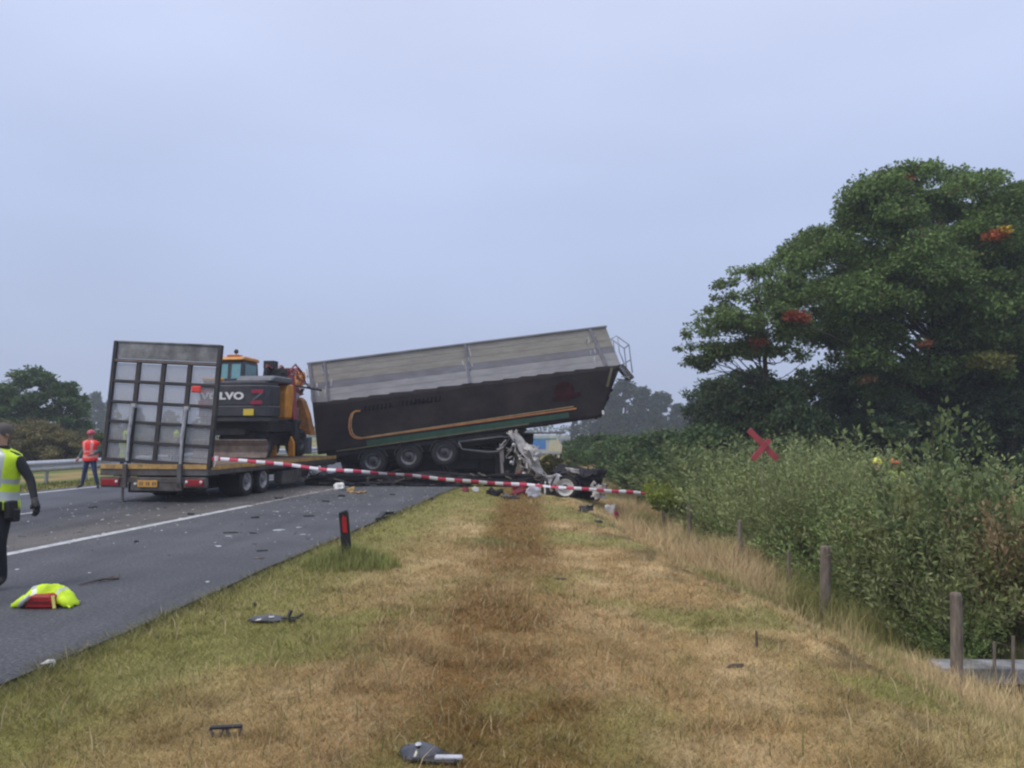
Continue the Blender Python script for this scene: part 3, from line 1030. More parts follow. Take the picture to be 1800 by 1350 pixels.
def ribbon(pts, w_, mat, nm, y=-0.055):
    """flat painted band following a line on the tarpaulin"""
    g = MB()
    P = [uv(*p) for p in pts]
    for i in range(len(P) - 1):
        (x0, z0_), (x1, z1_) = P[i], P[i + 1]
        if x1 - x0 > 1.0:
            n = int((x1 - x0) / 0.4)
        else:
            n = 1
        for k in range(n):
            a = (x0 + (x1 - x0) * k / n, y, z0_ + (z1_ - z0_) * k / n)
            c = (x0 + (x1 - x0) * (k + 1) / n, y, z0_ + (z1_ - z0_) * (k + 1) / n)
            d = (Vector(c) - Vector(a)).normalized() * 0.012
            g.bar(Vector(a) - d, Vector(c) + d, 0.006 + 0.0004 * (k % 2) + 0.0007 * (i % 2), w_, up=(0, 1, 0.001)) if False else g.bar(Vector(a), Vector(c), w_, 0.006, up=(0, 1, 0))
    return g.build(nm, mat, tp1)


path = [(634, 722), (624, 723), (618, 728), (615, 738), (614, 752), (617, 763), (623, 769), (632, 771), (1013, 718)]
ribbon(path, 0.060, m_orstripe, 'orange_stripe')
ribbon([(x + 3.5, y - 1.5) for x, y in path[1:-1]] + [(1008, 714.5)], 0.030, m_ylstripe, 'yellow_stripe', y=-0.062)
ribbon([(645, 779), (1000, 729.5)], 0.20, m_grstripe, 'green_stripe', y=-0.050)
ribbon([(592, 793), (930, 745)], 0.05, m_olstripe, 'olive_edge', y=-0.057)
# faint, worn lettering rows: only dark marks can be read in the photograph
g = MB()
rr_ = random.Random(5)
for x0, x1, yb in ((642, 690, 723), (708, 776, 714)):
    x = x0
    while x < x1:
        a = uv(x, yb - (x - x0) * 0.125)
        hgt = 0.20
        g.bar((a[0], -0.05, a[1]), (a[0] + 0.05, -0.05, a[1] + hgt), 0.05, 0.005, up=(0, 1, 0))
        if rr_.random() < 0.6:
            g.bar((a[0] + 0.03, -0.052, a[1] + rr_.choice((0.02, 0.1, 0.19))), (a[0] + 0.13, -0.052, a[1] + rr_.choice((0.02, 0.1, 0.19)) + 0.001), 0.04, 0.005, up=(0, 1, 0))
        x += 7.2
g.build('faded_lettering', M('faded_navy_print', (0.003, 0.003, 0.006), rough=0.8, spec=0.1, var=0.2), tp1)
g = MB()
c = uv(992, 688)
g.lathe([(0, 0.0), (0, 0.38)], c=(c[0], -0.052, c[1]), axis='y', n=18)
g.bar((c[0] - 0.5, -0.054, c[1] - 0.25), (c[0] + 0.6, -0.054, c[1] - 0.15), 0.14, 0.005, up=(0, 1, 0))
g.build('faded_red_emblem', M('faded_red_print', (0.030, 0.007, 0.009), rough=0.85, spec=0.1, var=0.5, scale=4), tp1)
# torn corner bits at the front
g = MB()
for px, py, s_ in ((1058, 724, 0.16), (1068, 700, 0.12), (1048, 733, 0.14), (1020, 729, 0.12), (1075, 686, 0.1)):
    c = uv(px, py)
    g.box((c[0], random.uniform(-0.02, 0.1), c[1]), (s_, 0.02, s_ * 1.3), rot=(random.uniform(-.4, .4), random.uniform(0, 1.5), random.uniform(-.4, .4)))
g.build('torn_flap', m_tarp, tr)
MB().box((uv(1060, 725)[0], -0.02, uv(1060, 725)[1]), (0.08, 0.03, 0.16)).build('white_lamp', m_white, tr, bev=0.01)
MB().bar((xb - 0.35, -0.05, H1 - 0.06), (xb - 0.62, -0.05, H1 - 0.75), 0.09, 0.03, up=(0, 1, 0)).build('corner_bracket', m_olstripe, tr)
# chassis
b = MB()
for y in (0.75, 1.8):
    b.bar((0.4, y, -0.22), (7.3, y, -0.22), 0.14, 0.36)
    b.bar((7.3, y, -0.22), (7.9, y, 0.0), 0.12, 0.2)
for x in (0.6, 2.0, 3.6, 5.2, 6.8):
    b.bar((x, 0.3, -0.2), (x, 2.25, -0.2), 0.1, 0.18)
b.bar((0.3, 0.1, -0.08), (7.6, 0.1, -0.08), 0.06, 0.16)
b.build('chassis', m_dark, tr, bev=0.01)
for px, py in ((655, 811), (718, 803), (781, 796)):
    c = uv(px, py)
    add_wheel(tr, (c[0], 0.22, c[1]), 0, WM_semi, (m_rubber, m_rimd, m_dark), rot=(0, 0, -math.pi / 2))
    add_wheel(tr, (c[0], 2.3, c[1]), 0, WM_semi, (m_rubber, m_rimd, m_dark), rot=(0, 0, math.pi / 2))
    MB().tube([(c[0], 0.2, c[1]), (c[0], 2.3, c[1])], 0.075, 10).build('axle', m_dark, tr)
    f_ = MB()
    for rad, t0 in ((0.57, 0), ):
        pts = [(c[0] + rad * math.cos(t), c[1] + rad * math.sin(t)) for t in np.linspace(R(12), R(168), 14)]
        pin = [(c[0] + (rad - 0.025) * math.cos(t), c[1] + (rad - 0.025) * math.sin(t)) for t in np.linspace(R(168), R(12), 14)]
        f_.prism(pts + pin, 0.02, 0.42, 'xz')
    f_.build('mudguard', M('mudguard_grey', (0.055, 0.055, 0.062), rough=0.6, var=0.3), tr)
# side guard loop of tube
g = MB()
loop = [uv(806, 777), uv(880, 768), uv(897, 768), uv(888, 782), uv(876, 794), uv(858, 795), uv(812, 790)]
g.tube([(p[0], 0.05, p[1]) for p in loop] + [(loop[0][0], 0.05, loop[0][1])], 0.045, 8)
g.build('side_guard', M('side_guard_grey', (0.10, 0.10, 0.115), rough=0.5, metal=0.3, var=0.3), tr, smooth=True)
g = MB()
c0, c1_ = uv(881, 780), uv(884, 846)
g.bar((c0[0], 0.3, c0[1]), ((c0[0] + c1_[0]) / 2, 0.3, (c0[1] + c1_[1]) / 2), 0.16, 0.16)
g.bar(((c0[0] + c1_[0]) / 2 - 0.01, 0.3, (c0[1] + c1_[1]) / 2 + 0.1), (c1_[0], 0.3, c1_[1]), 0.11, 0.11)
g.build('landing_leg', M('landing_leg_grey', (0.34, 0.30, 0.31), rough=0.6, var=0.3), tr, bev=0.01)
g = MB()
for s_ in range(12):
    c = uv(900 + random.uniform(-12, 14), 768 + random.uniform(-10, 18))
    d = Vector((random.uniform(-.35, .35), random.uniform(-.2, .3), random.uniform(-.3, .3)))
    p = Vector((c[0], random.uniform(0.05, 1.6), c[1]))
    g.bar(p, p + d, random.uniform(.04, .12), random.uniform(.02, .06))
g.build('torn_kingpin_plate', M('torn_metal', (0.34, 0.33, 0.33), rough=0.45, metal=0.4, var=0.4, col2=(0.16, 0.15, 0.15)), tr)
# service platform with rails at the front
m_rail = M('platform_rail', (0.30, 0.31, 0.33), rough=0.5, metal=0.5, var=0.2)
g = MB()
def q(px, py, y):
    c = uv(px, py)
    return (c[0], y, c[1])
for y in (0.05, 1.3):
    g.tube([q(1074, 596, y), q(1084, 590, y), q(1106, 606, y), q(1109, 632, y), q(1112, 655, y)], 0.022, 6)
    g.tube([q(1086, 592, y), q(1089, 618, y), q(1098, 640, y)], 0.02, 6)
    g.tube([q(1090, 640, y), q(1100, 648, y)], 0.02, 6)
    g.tube([q(1092, 662, y), q(1112, 664, y)], 0.025, 6)
g.tube([q(1106, 606, 0.05), q(1106, 606, 1.3)], 0.02, 6)
g.tube([q(1109, 632, 0.05), q(1109, 632, 1.3)], 0.02, 6)
g.build('handrail', m_rail, tr, smooth=True)
g = MB()
a_, b_ = q(1094, 641, 0), q(1113, 664, 0)
for k in range(9):
    f = k / 8
    x, z = a_[0] + (b_[0] - a_[0]) * f, a_[2] + (b_[2] - a_[2]) * f
    g.bar((x, 0.0, z), (x, 1.35, z), 0.05, 0.05)
g.bar(a_, b_, 0.05, 0.1)
g.bar((a_[0], 1.35, a_[2]), (b_[0], 1.35, b_[2]), 0.05, 0.1)
g.build('platform', m_steel, tr)

# ------------------------------------------------------------------ wreckage
def crumple(corners, n, amp, seed, jag=0.0):
    """a bent, creased sheet between four corners"""
    A, B, C_, D_ = [np.array(c, float) for c in corners]
    g = np.linspace(0, 1, n)
    U, W_ = np.meshgrid(g, g)
    P = ((1 - U)[..., None] * (1 - W_)[..., None] * A + U[..., None] * (1 - W_)[..., None] * B +
         U[..., None] * W_[..., None] * C_ + (1 - U)[..., None] * W_[..., None] * D_)
    for a, off in ((0, 0), (1, 17), (2, 41)):
        nn = fbm(U * 4 + off, W_ * 4 + off * 2, seed, 3) - 0.5
        nn2 = np.abs(fbm(U * 7 + off, W_ * 7 - off, seed + 9, 2) - 0.5)
        P[..., a] += amp * (2.2 * nn + 1.6 * nn2)
    idx = np.arange(n * n).reshape(n, n)
    F = np.stack([idx[:-1, :-1].ravel(), idx[:-1, 1:].ravel(), idx[1:, 1:].ravel(), idx[1:, :-1].ravel()], 1)
    if jag:
        keep = hash2(F[:, 0], F[:, 1] * 0 + seed, 3) > jag
        F = F[keep]
    return P.reshape(-1, 3), F


def sheet(nm, corners, n, amp, seed, mat, parent, jag=0.0, thick=0.015):
    V, F = crumple(corners, n, amp, seed, jag)
    return link(nm, fast_mesh(nm, V, F), parent, mat, thick=thick)


m_wreckw = M('crumpled_white_panel', (0.52, 0.50, 0.48), rough=0.5, var=0.35, scale=3.5, col2=(0.27, 0.25, 0.235))
m_wreckb = M('crumpled_brown_metal', (0.085, 0.066, 0.050), rough=0.75, var=0.45, scale=4, col2=(0.15, 0.13, 0.10))
m_wreckk = M('crumpled_black_panel', (0.008, 0.008, 0.011), rough=0.75, spec=0.25, var=0.4, scale=4, col2=(0.018, 0.017, 0.021))
m_wreckr = M('crumpled_red_panel', (0.22, 0.02, 0.035), rough=0.5, var=0.35, scale=4)
m_wreckl = M('lavender_white_panel', (0.56, 0.55, 0.60), rough=0.45, var=0.2, scale=4)

cabw = thing('crushed_truck_cab', 'crushed pale truck cab wedged under the raised front of the tipping trailer', 'wreck', at(925, 845, 28.6))
def wl(px, py, Y, par):
    p = at(px, py, Y) - par.location
    return (p.x, p.y, p.z)
sheet('torn_side_panel', [wl(893, 760, 28.3, cabw), wl(908, 758, 28.9, cabw), wl(968, 846, 28.6, cabw), wl(948, 842, 28.0, cabw)], 20, 0.10, 3, m_wreckw, cabw, jag=0.06)
sheet('bent_roof_panel', [wl(918, 782, 28.4, cabw), wl(944, 784, 28.6, cabw), wl(950, 812, 28.3, cabw), wl(934, 812, 27.9, cabw)], 12, 0.12, 8, m_wreckw, cabw, jag=0.08)
sheet('burst_interior', [wl(904, 796, 28.8, cabw), wl(926, 808, 28.7, cabw), wl(962, 858, 28.1, cabw), wl(900, 862, 28.3, cabw)], 18, 0.20, 13, m_wreckb, cabw)
sheet('dark_floor_pan', [wl(870, 772, 29.6, cabw), wl(905, 772, 30.0, cabw), wl(962, 862, 29.2, cabw), wl(868, 868, 29.2, cabw)], 12, 0.12, 23, m_wreckk, cabw)
sheet('red_panel', [wl(900, 838, 28.0, cabw), wl(925, 830, 28.2, cabw), wl(935, 862, 27.8, cabw), wl(905, 866, 27.7, cabw)], 8, 0.12, 33, m_wreckr, cabw, jag=0.1)
g = MB()
rr_ = random.Random(2)
for k in range(46):
    f = rr_.random()
    px = 893 + 68 * f + rr_.uniform(-14, 6)
    py = 772 + 78 * f + rr_.uniform(-4, 16)
    p = Vector(wl(px, py, rr_.uniform(27.6, 29.2), cabw))
    d = Vector((rr_.uniform(-.4, .4), rr_.uniform(-.3, .3), rr_.uniform(-.35, .35)))
    g.bar(p, p + d, rr_.uniform(.015, .09), rr_.uniform(.01, .04))
g.build('bent_struts', m_wreckw, cabw)['kind'] = 'stuff'
g = MB()
for px, py in ((903, 782), (899, 813), (921, 833)):
    p = Vector(wl(px, py, 28.0, cabw))
    g.lathe([(-0.03, 0.02), (0.0, 0.06), (0.05, 0.07), (0.06, 0)], c=p, axis='y', n=12)
g.build('hanging_lamp', m_wreckl, cabw, smooth=True)

ch = thing('crushed_truck_chassis', 'black crushed truck chassis and tanks lying under the tipping trailer', 'wreck', (-3.4, 28.0, 0))
g = MB()
for y in (30.4, 31.2):
    g.bar((-3.4, y - 28, 0.75), (2.9, y - 28, 0.9), 0.15, 0.34)
for k in range(6):
    g.bar((-3.0 + k * 1.1, 2.2, 0.8), (-3.0 + k * 1.1, 3.3, 0.82), 0.1, 0.15)
g.build('frame_rail', m_dark, ch)
for k, (x, z, rx) in enumerate(((0.2, 0.62, 0.1), (1.55, 0.72, -0.1), (2.6, 0.60, 0.15))):
    g = MB()
    g.box((x, 3.1, z), (1.25, 0.7, 1.0), rot=(rx, 0.06 * (k - 1), 0.1 * k))
    g.build('tank', m_black, ch, bev=0.06)
sheet('dark_fill_sheet', [(-3.5, 3.0, -0.15), (4.2, 3.0, -0.15), (4.2, 3.1, 1.75), (-3.5, 3.1, 0.95)], 22, 0.16, 43, m_wreckk, ch)  # three crumpled black sheets, added to darken the space under the trailer
sheet('dark_fill_sheet', [(-3.3, -2.7, -0.05), (3.9, -3.3, -0.05), (4.2, -2.9, 0.34), (-3.5, -2.5, 0.30)], 34, 0.14, 47, m_wreckk, ch, jag=0.12)
sheet('dark_fill_sheet', [(-3.4, -0.9, 0.0), (4.3, -0.9, 0.0), (4.4, -0.7, 0.30), (-3.4, -0.7, 0.26)], 24, 0.12, 49, m_wreckk, ch)
for x, yy, z in ((-2.3, 2.9, 0.5), (1.0, 2.9, 0.5), (3.6, 2.2, 0.46)):
    add_wheel(ch, (x, yy, z), 0, WM_semi, (m_rubber, m_rimd, m_dark), rot=(0.1, 0, -math.pi / 2 + 0.2))
g = MB()
rr_ = random.Random(9)
for k in range(110):
    p = Vector((rr_.uniform(-3.4, 4.6), rr_.uniform(-3.0, 0.8), rr_.uniform(0.03, 0.24)))
    d = Vector((rr_.uniform(-.5, .5), rr_.uniform(-.3, .3), rr_.uniform(-.04, .12)))
    g.bar(p, p + d, rr_.uniform(.05, .3), rr_.uniform(.02, .14))
g.build('scattered_fragments', m_wreckk, ch)['kind'] = 'stuff'
g = MB()
for k in range(40):
    p = Vector((rr_.uniform(-3.4, 4.6), rr_.uniform(-3.6, -0.5), rr_.uniform(0.03, 0.3)))
    g.bar(p, p + Vector((rr_.uniform(-.4, .4), rr_.uniform(-.3, .3), rr_.uniform(-.05, .2))), rr_.uniform(.02, .12), rr_.uniform(.01, .05))
g.build('brown_fragments', m_wreckb, ch)['kind'] = 'stuff'

cw_ = thing('crushed_front_end', 'crushed black front end of a vehicle with a white-rimmed wheel, at the verge end', 'wreck', at(1000, 880, 22.5))
cw_.location.z = float(height(cw_.location.x, 22.5))
wz = cw_.location.z
def wr(px, py, Y):
    p = at(px, py, Y) - cw_.location
    return (p.x, p.y, p.z)
c = wr(994, 856, 22.0)
add_wheel(cw_, c, 0, WM_car, (m_rubber, m_rimw, m_dark), rot=(0.12, 0.05, -math.pi / 2 - 0.15))
sheet('bonnet', [wr(965, 832, 22.3), wr(1042, 836, 22.0), wr(1060, 828, 23.3), wr(985, 818, 23.6)], 14, 0.13, 5, m_wreckk, cw_)
g = MB()
pts = [(c[0] + 0.44 * math.cos(t), c[2] + 0.42 * math.sin(t)) for t in np.linspace(R(-10), R(185), 14)]
pin = [(c[0] + 0.40 * math.cos(t), c[2] + 0.38 * math.sin(t)) for t in np.linspace(R(185), R(-10), 14)]
g.prism(pts + pin, c[1] - 0.13, c[1] + 0.2, 'xz')
g.build('wheel_arch', m_black, cw_)
sheet('wing_panel', [wr(960, 838, 21.9), wr(985, 834, 21.8), wr(984, 862, 21.9), wr(966, 866, 22.0)], 8, 0.08, 15, m_wreckl, cw_)
sheet('door_panel', [wr(1008, 838, 22.1), wr(1052, 840, 22.2), wr(1052, 872, 22.4), wr(1010, 876, 22.1)], 12, 0.12, 25, m_wreckk, cw_)
sheet('raised_flap', [wr(1030, 822, 22.8), wr(1066, 828, 22.6), wr(1060, 850, 22.6), wr(1032, 846, 22.5)], 8, 0.08, 35, m_wreckk, cw_)
sheet('bent_strip', [wr(992, 822, 22.0), wr(1016, 826, 21.9), wr(1017, 834, 21.9), wr(996, 828, 22.0)], 6, 0.04, 36, m_wreckw, cw_)
sheet('bumper_piece', [wr(1040, 848, 21.9), wr(1066, 852, 21.9), wr(1062, 880, 21.8), wr(1038, 876, 21.8)], 10, 0.08, 45, m_wreckw, cw_, jag=0.05)
g = MB()
g.box(wr(1000, 858, 22.9), (1.5, 1.0, 0.5), rot=(0.1, 0.05, 0.15)).box(wr(1040, 862, 22.7), (0.5, 0.6, 0.45), rot=(0.1, 0.3, 0.1))
g.build('engine_bay', m_black, cw_, bev=0.05)
# litter of wreck pieces along the far end of the verge
spots = [
    (912, 866, 'bent_red_panel', 'red bent metal panel lying below the striped tape by the crushed cab', m_wreckr, .42, 0.3),
    (938, 868, 'pale_panel_piece', 'pale crumpled panel piece on the grass left of the white-rimmed wheel', m_wreckl, .42, 0.3),
    (962, 862, 'white_upright_piece', 'white upright sheet piece right beside the white-rimmed wheel', m_white, .25, 0.42),
    (836, 862, 'small_white_piece', 'small white fragment at the tip of the verge below the tape', m_wreckw, .22, 0.14),
    (818, 862, 'small_red_piece', 'small dark red fragment at the tip of the verge', m_wreckr, .2, 0.1),
    (1030, 884, 'black_rubber_piece', 'black rubber lump on the grass under the crushed front end', m_black, .34, 0.16),
    (1072, 868, 'grey_white_piece', 'grey white torn moulding leaning right of the crushed front end', m_wreckw, .3, 0.3),
    (1086, 872, 'red_brown_piece', 'rusty red sliver standing in the grass at the right end of the wreckage', m_wreckr, .16, 0.28),
    (866, 868, 'dark_scrap_piece', 'dark scrap piece at the end of the brown grass track', m_wreckk, .5, 0.12),
    (895, 872, 'grey_scrap_piece', 'low grey scrap at the end of the brown grass track', m_steel, .45, 0.1),
    (592, 858, 'white_box_piece', 'white boxy fragment on the asphalt under the tape', m_white, .34, 0.2),
    (616, 863, 'tan_foam_piece', 'tan foam piece on the asphalt right of the white fragment', M('tan_foam', (0.42, 0.27, 0.10), var=0.3), .26, 0.13),
    (634, 864, 'tan_strip_piece', 'flat tan strip on the asphalt near the dark wreckage', M('tan_foam'), .4, 0.05),
]
for k, (px, py, nm, lab, mt, sz, hh) in enumerate(spots):
    g0 = gnd(px, py + 4)
    g0.y = min(g0.y, 27)
    z = float(height(g0.x, g0.y)) if g0.x > edge_x(g0.y) else 0.0
    V, F = crumple([(-sz / 2, 0, 0), (sz / 2, 0.03, 0.0), (sz / 2 * 0.9, 0.1, hh), (-sz / 2 * 0.8, 0.08, hh * 0.9)], 7, sz * 0.16, 60 + k)
    V[:, 2] -= V[:, 2].min() + 0.01
    o = link(nm, fast_mesh(nm, V, F), None, mt, thick=0.03)
    o.location = (g0.x, g0.y, z + 0.01)
    o.rotation_euler = (0, 0, random.uniform(-0.5, 0.5))
    tag(o, lab, 'debris', 'pieces of wreckage strewn about')

# ------------------------------------------------------------------ striped barrier tape
m_tred = M('tape_red', (0.60, 0.05, 0.10), rough=0.45, var=0.1, trans=0.15)
m_twht = M('tape_white', (0.82, 0.80, 0.82), rough=0.45, var=0.08, trans=0.15)
pts = [(372, 806, 19.2), (392, 808, 19.2), (455, 812, 19.3), (560, 823, 19.6), (700, 835, 19.9), (850, 847.5, 20.3), (1000, 858, 20.8), (1095, 863, 21.2), (1164, 873, 21.5)]
kp = [at(*p) for p in pts]
smp = []
for i in range(len(kp) - 1):
    for k in range(24):
        smp.append(kp[i].lerp(kp[i + 1], k / 24))
smp.append(kp[-1])
# resample evenly and smooth
P = np.array([tuple(v) for v in smp])
for _ in range(60):
    P[1:-1] = 0.25 * P[:-2] + 0.5 * P[1:-1] + 0.25 * P[2:]
d = np.r_[0, np.cumsum(np.linalg.norm(np.diff(P, axis=0), axis=1))]
n = int(d[-1] / 0.054)
S_ = np.linspace(0, d[-1], n)
Q = np.stack([np.interp(S_, d, P[:, k]) for k in range(3)], 1)
vs, fs, mi = [], [], []
for i in range(n):
    tw = 0.6 * math.sin(S_[i] * 0.9) + 0.35 * math.sin(S_[i] * 2.3 + 1)
    Q[i][2] += 0.012 * math.sin(S_[i] * 1.7) + 0.008 * math.sin(S_[i] * 4.1)
    hh = 0.046
    up = Vector((0, math.sin(tw), math.cos(tw))) * hh
    vs += [tuple(Q[i] + np.array(up)), tuple(Q[i] - np.array(up))]
    if i:
        fs.append((2 * i - 2, 2 * i - 1, 2 * i + 1, 2 * i))
        mi.append(int((i - 1) // 4) % 2)
me = fast_mesh('barrier_tape', np.array(vs), np.array(fs))
o = link('barrier_tape', me, None, [m_tred, m_twht], thick=0.002)
me.polygons.foreach_set('material_index', mi)
tag(o, 'red and white striped barrier tape strung from the low loader to the fence post', 'tape')
# knot and loose end at the low loader corner
g = MB()
k0 = at(380, 806, 19.15)
g.box(k0, (0.08, 0.05, 0.12)).bar(k0, k0 + Vector((-0.04, -0.02, -0.22)), 0.05, 0.01)
g.build('tape_knot', m_twht, None, bev=0.01).parent = o

# ------------------------------------------------------------------ guard rail
gr = thing('guard_rail', 'galvanised steel guard rail along the far left side of the road', 'guard rail', (float(lane_x(-19.6, 20)), 20, 0))
m_gr = M('guard_rail_steel', (0.50, 0.51, 0.55), rough=0.45, metal=0.35, var=0.15, scale=4)
def grp(Y, dx=0, z=0):
    return Vector((float(lane_x(-19.6 + dx, Y)) - gr.location.x, Y - 20, z))
prof = [(0.00, 0.78), (0.04, 0.76), (0.09, 0.70), (0.09, 0.66), (0.02, 0.60), (0.02, 0.56), (0.09, 0.50), (0.09, 0.46), (0.04, 0.40), (0.0, 0.38)]
for k in range(11):
    y0, y1 = 8 + k * 4.0, 12.02 + k * 4.0
    vs = [grp(y, dx, z) for y in (y0, y1) for dx, z in prof]
    n = len(prof)
    MB().add(vs, [(i, i + 1, n + i + 1, n + i) for i in range(n - 1)]).build('rail_section', m_gr, gr, thick=0.01)
    for y in (y0 + 1, y0 + 3):
        MB().bar(grp(y, -0.08, -0.3), grp(y, -0.08, 0.74), 0.07, 0.12).build('post', m_galv, gr)
vs = [grp(y, dx, z) for y in (52, 300) for dx, z in prof]
MB().add(vs, [(i, i + 1, n + i + 1, n + i) for i in range(n - 1)]).build('rail_section', m_gr, gr, thick=0.01)

# ------------------------------------------------------------------ delineator post
p = gnd(612, 990, 0.02)
dp = thing('delineator_post', 'black roadside marker post with a red reflector, leaning left in a grass tuft', 'marker post', (p.x, p.y, float(height(p.x, p.y))), (R(2), R(-5.5), R(8)))
dp.scale = (1, 1, 0.85)
MB().prism([(-0.062, 0), (0.062, 0), (0.062, 0.80), (0.04, 0.86), (-0.062, 0.83)], -0.05, 0.05, 'xz').build('post', m_black, dp, bev=0.012)
MB().prism([(-0.028, 0.52), (0.030, 0.50), (0.032, 0.74), (-0.008, 0.78), (-0.026, 0.72)], -0.062, -0.052, 'xz').build('reflector', M('reflector_red', (0.42, 0.015, 0.025), rough=0.3, var=0.1), dp)

# ------------------------------------------------------------------ wire fence with wooden posts
m_post = M('weathered_post_wood', (0.21, 0.175, 0.14), rough=0.9, var=0.35, scale=7, stretch=(5, 5, 1), col2=(0.13, 0.10, 0.08), bump=0.4)
fe = thing('wire_fence', 'old wooden post and wire fence at the foot of the verge, before the willow shrubs', 'fence', (4.6, 11.2, -1))
fposts = [(1680, 1200, 1042, 8.7, 0.062, 'weathered pale post with a round top, nearest on the right'), (1451, 1085, 960, 11.2, 0.075, None), (1386, 1050, 968, 13.0, 0.03, None), (1300, 985, 915, 15.2, 0.05, None),
          (1211, 935, 884, 18.6, 0.055, None), (1166, 915, 868, 21.5, 0.055, None), (1150, 900, 852, 25.5, 0.05, None)]
tops = []
for px, yb, yt, Y, r_, lb in fposts:
    t_, b_ = at(px, yt, Y), at(px, yb, Y)
    zb = min(b_.z, float(height(b_.x, Y))) - 0.15
    lean = random.uniform(-0.03, 0.03)
    g = MB()
    q0 = Vector((b_.x + lean, Y, zb)) - fe.location
    q1 = t_ - fe.location
    g.tube([q0, q0.lerp(q1, 0.5) + Vector((0.008, 0, 0)), q1 - Vector((0, 0, 0.02)), q1], [r_ * 1.05, r_, r_ * 0.97, r_ * 0.8], 12)
    if r_ > 0.06:
        g.bar(q0 + Vector((r_ * 0.9, 0.03, 0)), q1 + Vector((r_ * 0.7, 0.03, -0.12)), 0.05, 0.05)
    o = g.build('post', m_post, fe, smooth=False)
    tops.append(t_)
for dz in (0.12, 0.4, 0.68):
    g = MB()
    for i in range(len(tops) - 1):
        a, c = tops[i] - Vector((0, 0, dz)) - fe.location, tops[i + 1] - Vector((0, 0, dz)) - fe.location
        m_ = a.lerp(c, 0.5) - Vector((0, 0, 0.03))
        g.tube([a, m_, c], 0.0014, 4)
    a = tops[0] - Vector((0, 0, dz)) - fe.location
    g.tube([a, a + Vector((0.7, -3.2, -0.02))], 0.0014, 4)
    g.build('wire', m_brownsteel, fe)
# slim stake fence remnants further right
for px, py0, py1, Y in ((1748, 1180, 1128, 9.2), (1781, 1190, 1118, 9.0)):
    a, c = at(px, py0 + 30, Y), at(px, py1, Y)
    o = MB().tube([a, c], 0.018, 7).build('fence_stake', m_post)
    tag(o, ('thin pale stake before the concrete slab, the left one of two' if px < 1760 else 'thin pale stake before the concrete slab, nearer the right edge'), 'stake', 'stakes before the concrete slab')
# concrete culvert slab beyond the fence
s0, s1 = at(1625, 1170, 9.6), at(1900, 1172, 9.3)
g = MB()
g.bar((s0.x + 0.05, 9.45, -1.12), (s1.x + 1.0, 9.40, -1.13), 0.36, 0.2)
o = g.build('concrete_slab', M('pale_concrete', (0.27, 0.27, 0.28), rough=0.85, var=0.4, scale=5, col2=(0.14, 0.14, 0.14), bump=0.4), bev=0.015)
tag(o, 'pale grey concrete slab behind the fence at the right edge', 'slab')

# ------------------------------------------------------------------ red cross marker beyond the shrubs
p = at(1341, 784, 17.2)
cx = thing('red_cross_marker', 'red X-shaped cross sign rising above the willow shrubs', 'sign', (p.x, 17.2, float(height(p.x, 17.2))))
hgt = p.z - cx.location.z
m_cross = M('cross_red', (0.34, 0.05, 0.06), rough=0.5, var=0.3, scale=6)
MB().bar((-0.32, -0.05, hgt + 0.36), (0.30, -0.05, hgt - 0.30), 0.13, 0.03, up=(0, 1, 0)).build('cross_board', m_cross, cx)
MB().bar((0.12, -0.085, hgt + 0.14), (-0.26, -0.085, hgt - 0.30), 0.12, 0.03, up=(0, 1, 0)).build('cross_board', m_cross, cx)
MB().tube([(0, 0, 0), (0, 0, hgt + 0.1)], 0.018, 8).build('pole', m_post, cx)

# ------------------------------------------------------------------ parked rescue vehicle far behind
v0 = at(956, 806, 46)
vn = thing('parked_van', 'pale van with blue marking and cream end, parked beyond the crushed cab', 'van', (v0.x, 46, 0.0))
bz = 0.35
g = MB()
g.prism([(-1.6, bz + .1), (1.05, bz + .1), (1.12, 0.95), (0.9, 1.28), (0.75, 1.62), (-1.6, 1.66)], 0, 2.0, 'xz')
vb = g.build('body', M('van_pale_grey', (0.50, 0.54, 0.58), rough=0.4, var=0.1), vn, bev=0.05)
MB().box((-0.35, -0.012, 1.03), (0.9, 0.02, 0.5)).build('blue_marking', M('van_blue', (0.10, 0.27, 0.62), rough=0.4, var=0.25, scale=3), vn)
MB().prism([(0.28, 0.62), (1.06, 0.6), (1.08, 0.95), (0.88, 1.30), (0.75, 1.5), (0.4, 1.5)], -0.02, 0.0, 'xz').build('cream_panel', M('van_cream', (0.62, 0.60, 0.44), rough=0.4, var=0.1), vn)
MB().box((-0.25, -0.015, 1.36), (2.0, 0.02, 0.10)).build('side_window', m_glass, vn)
MB().box((-0.2, 1, 1.72), (3.0, 1.9, 0.10)).build('roof_rack', m_gryhood, vn)
for x in (-1.1, 0.7):
    add_wheel(vn, (x, 0.15, 0.36), 0, WM_car, (m_rubber, m_rimw, m_dark), rot=(0, 0, -math.pi / 2))
    add_wheel(vn, (x, 1.85, 0.36), 0, WM_car, (m_rubber, m_rimw, m_dark), rot=(0, 0, math.pi / 2))

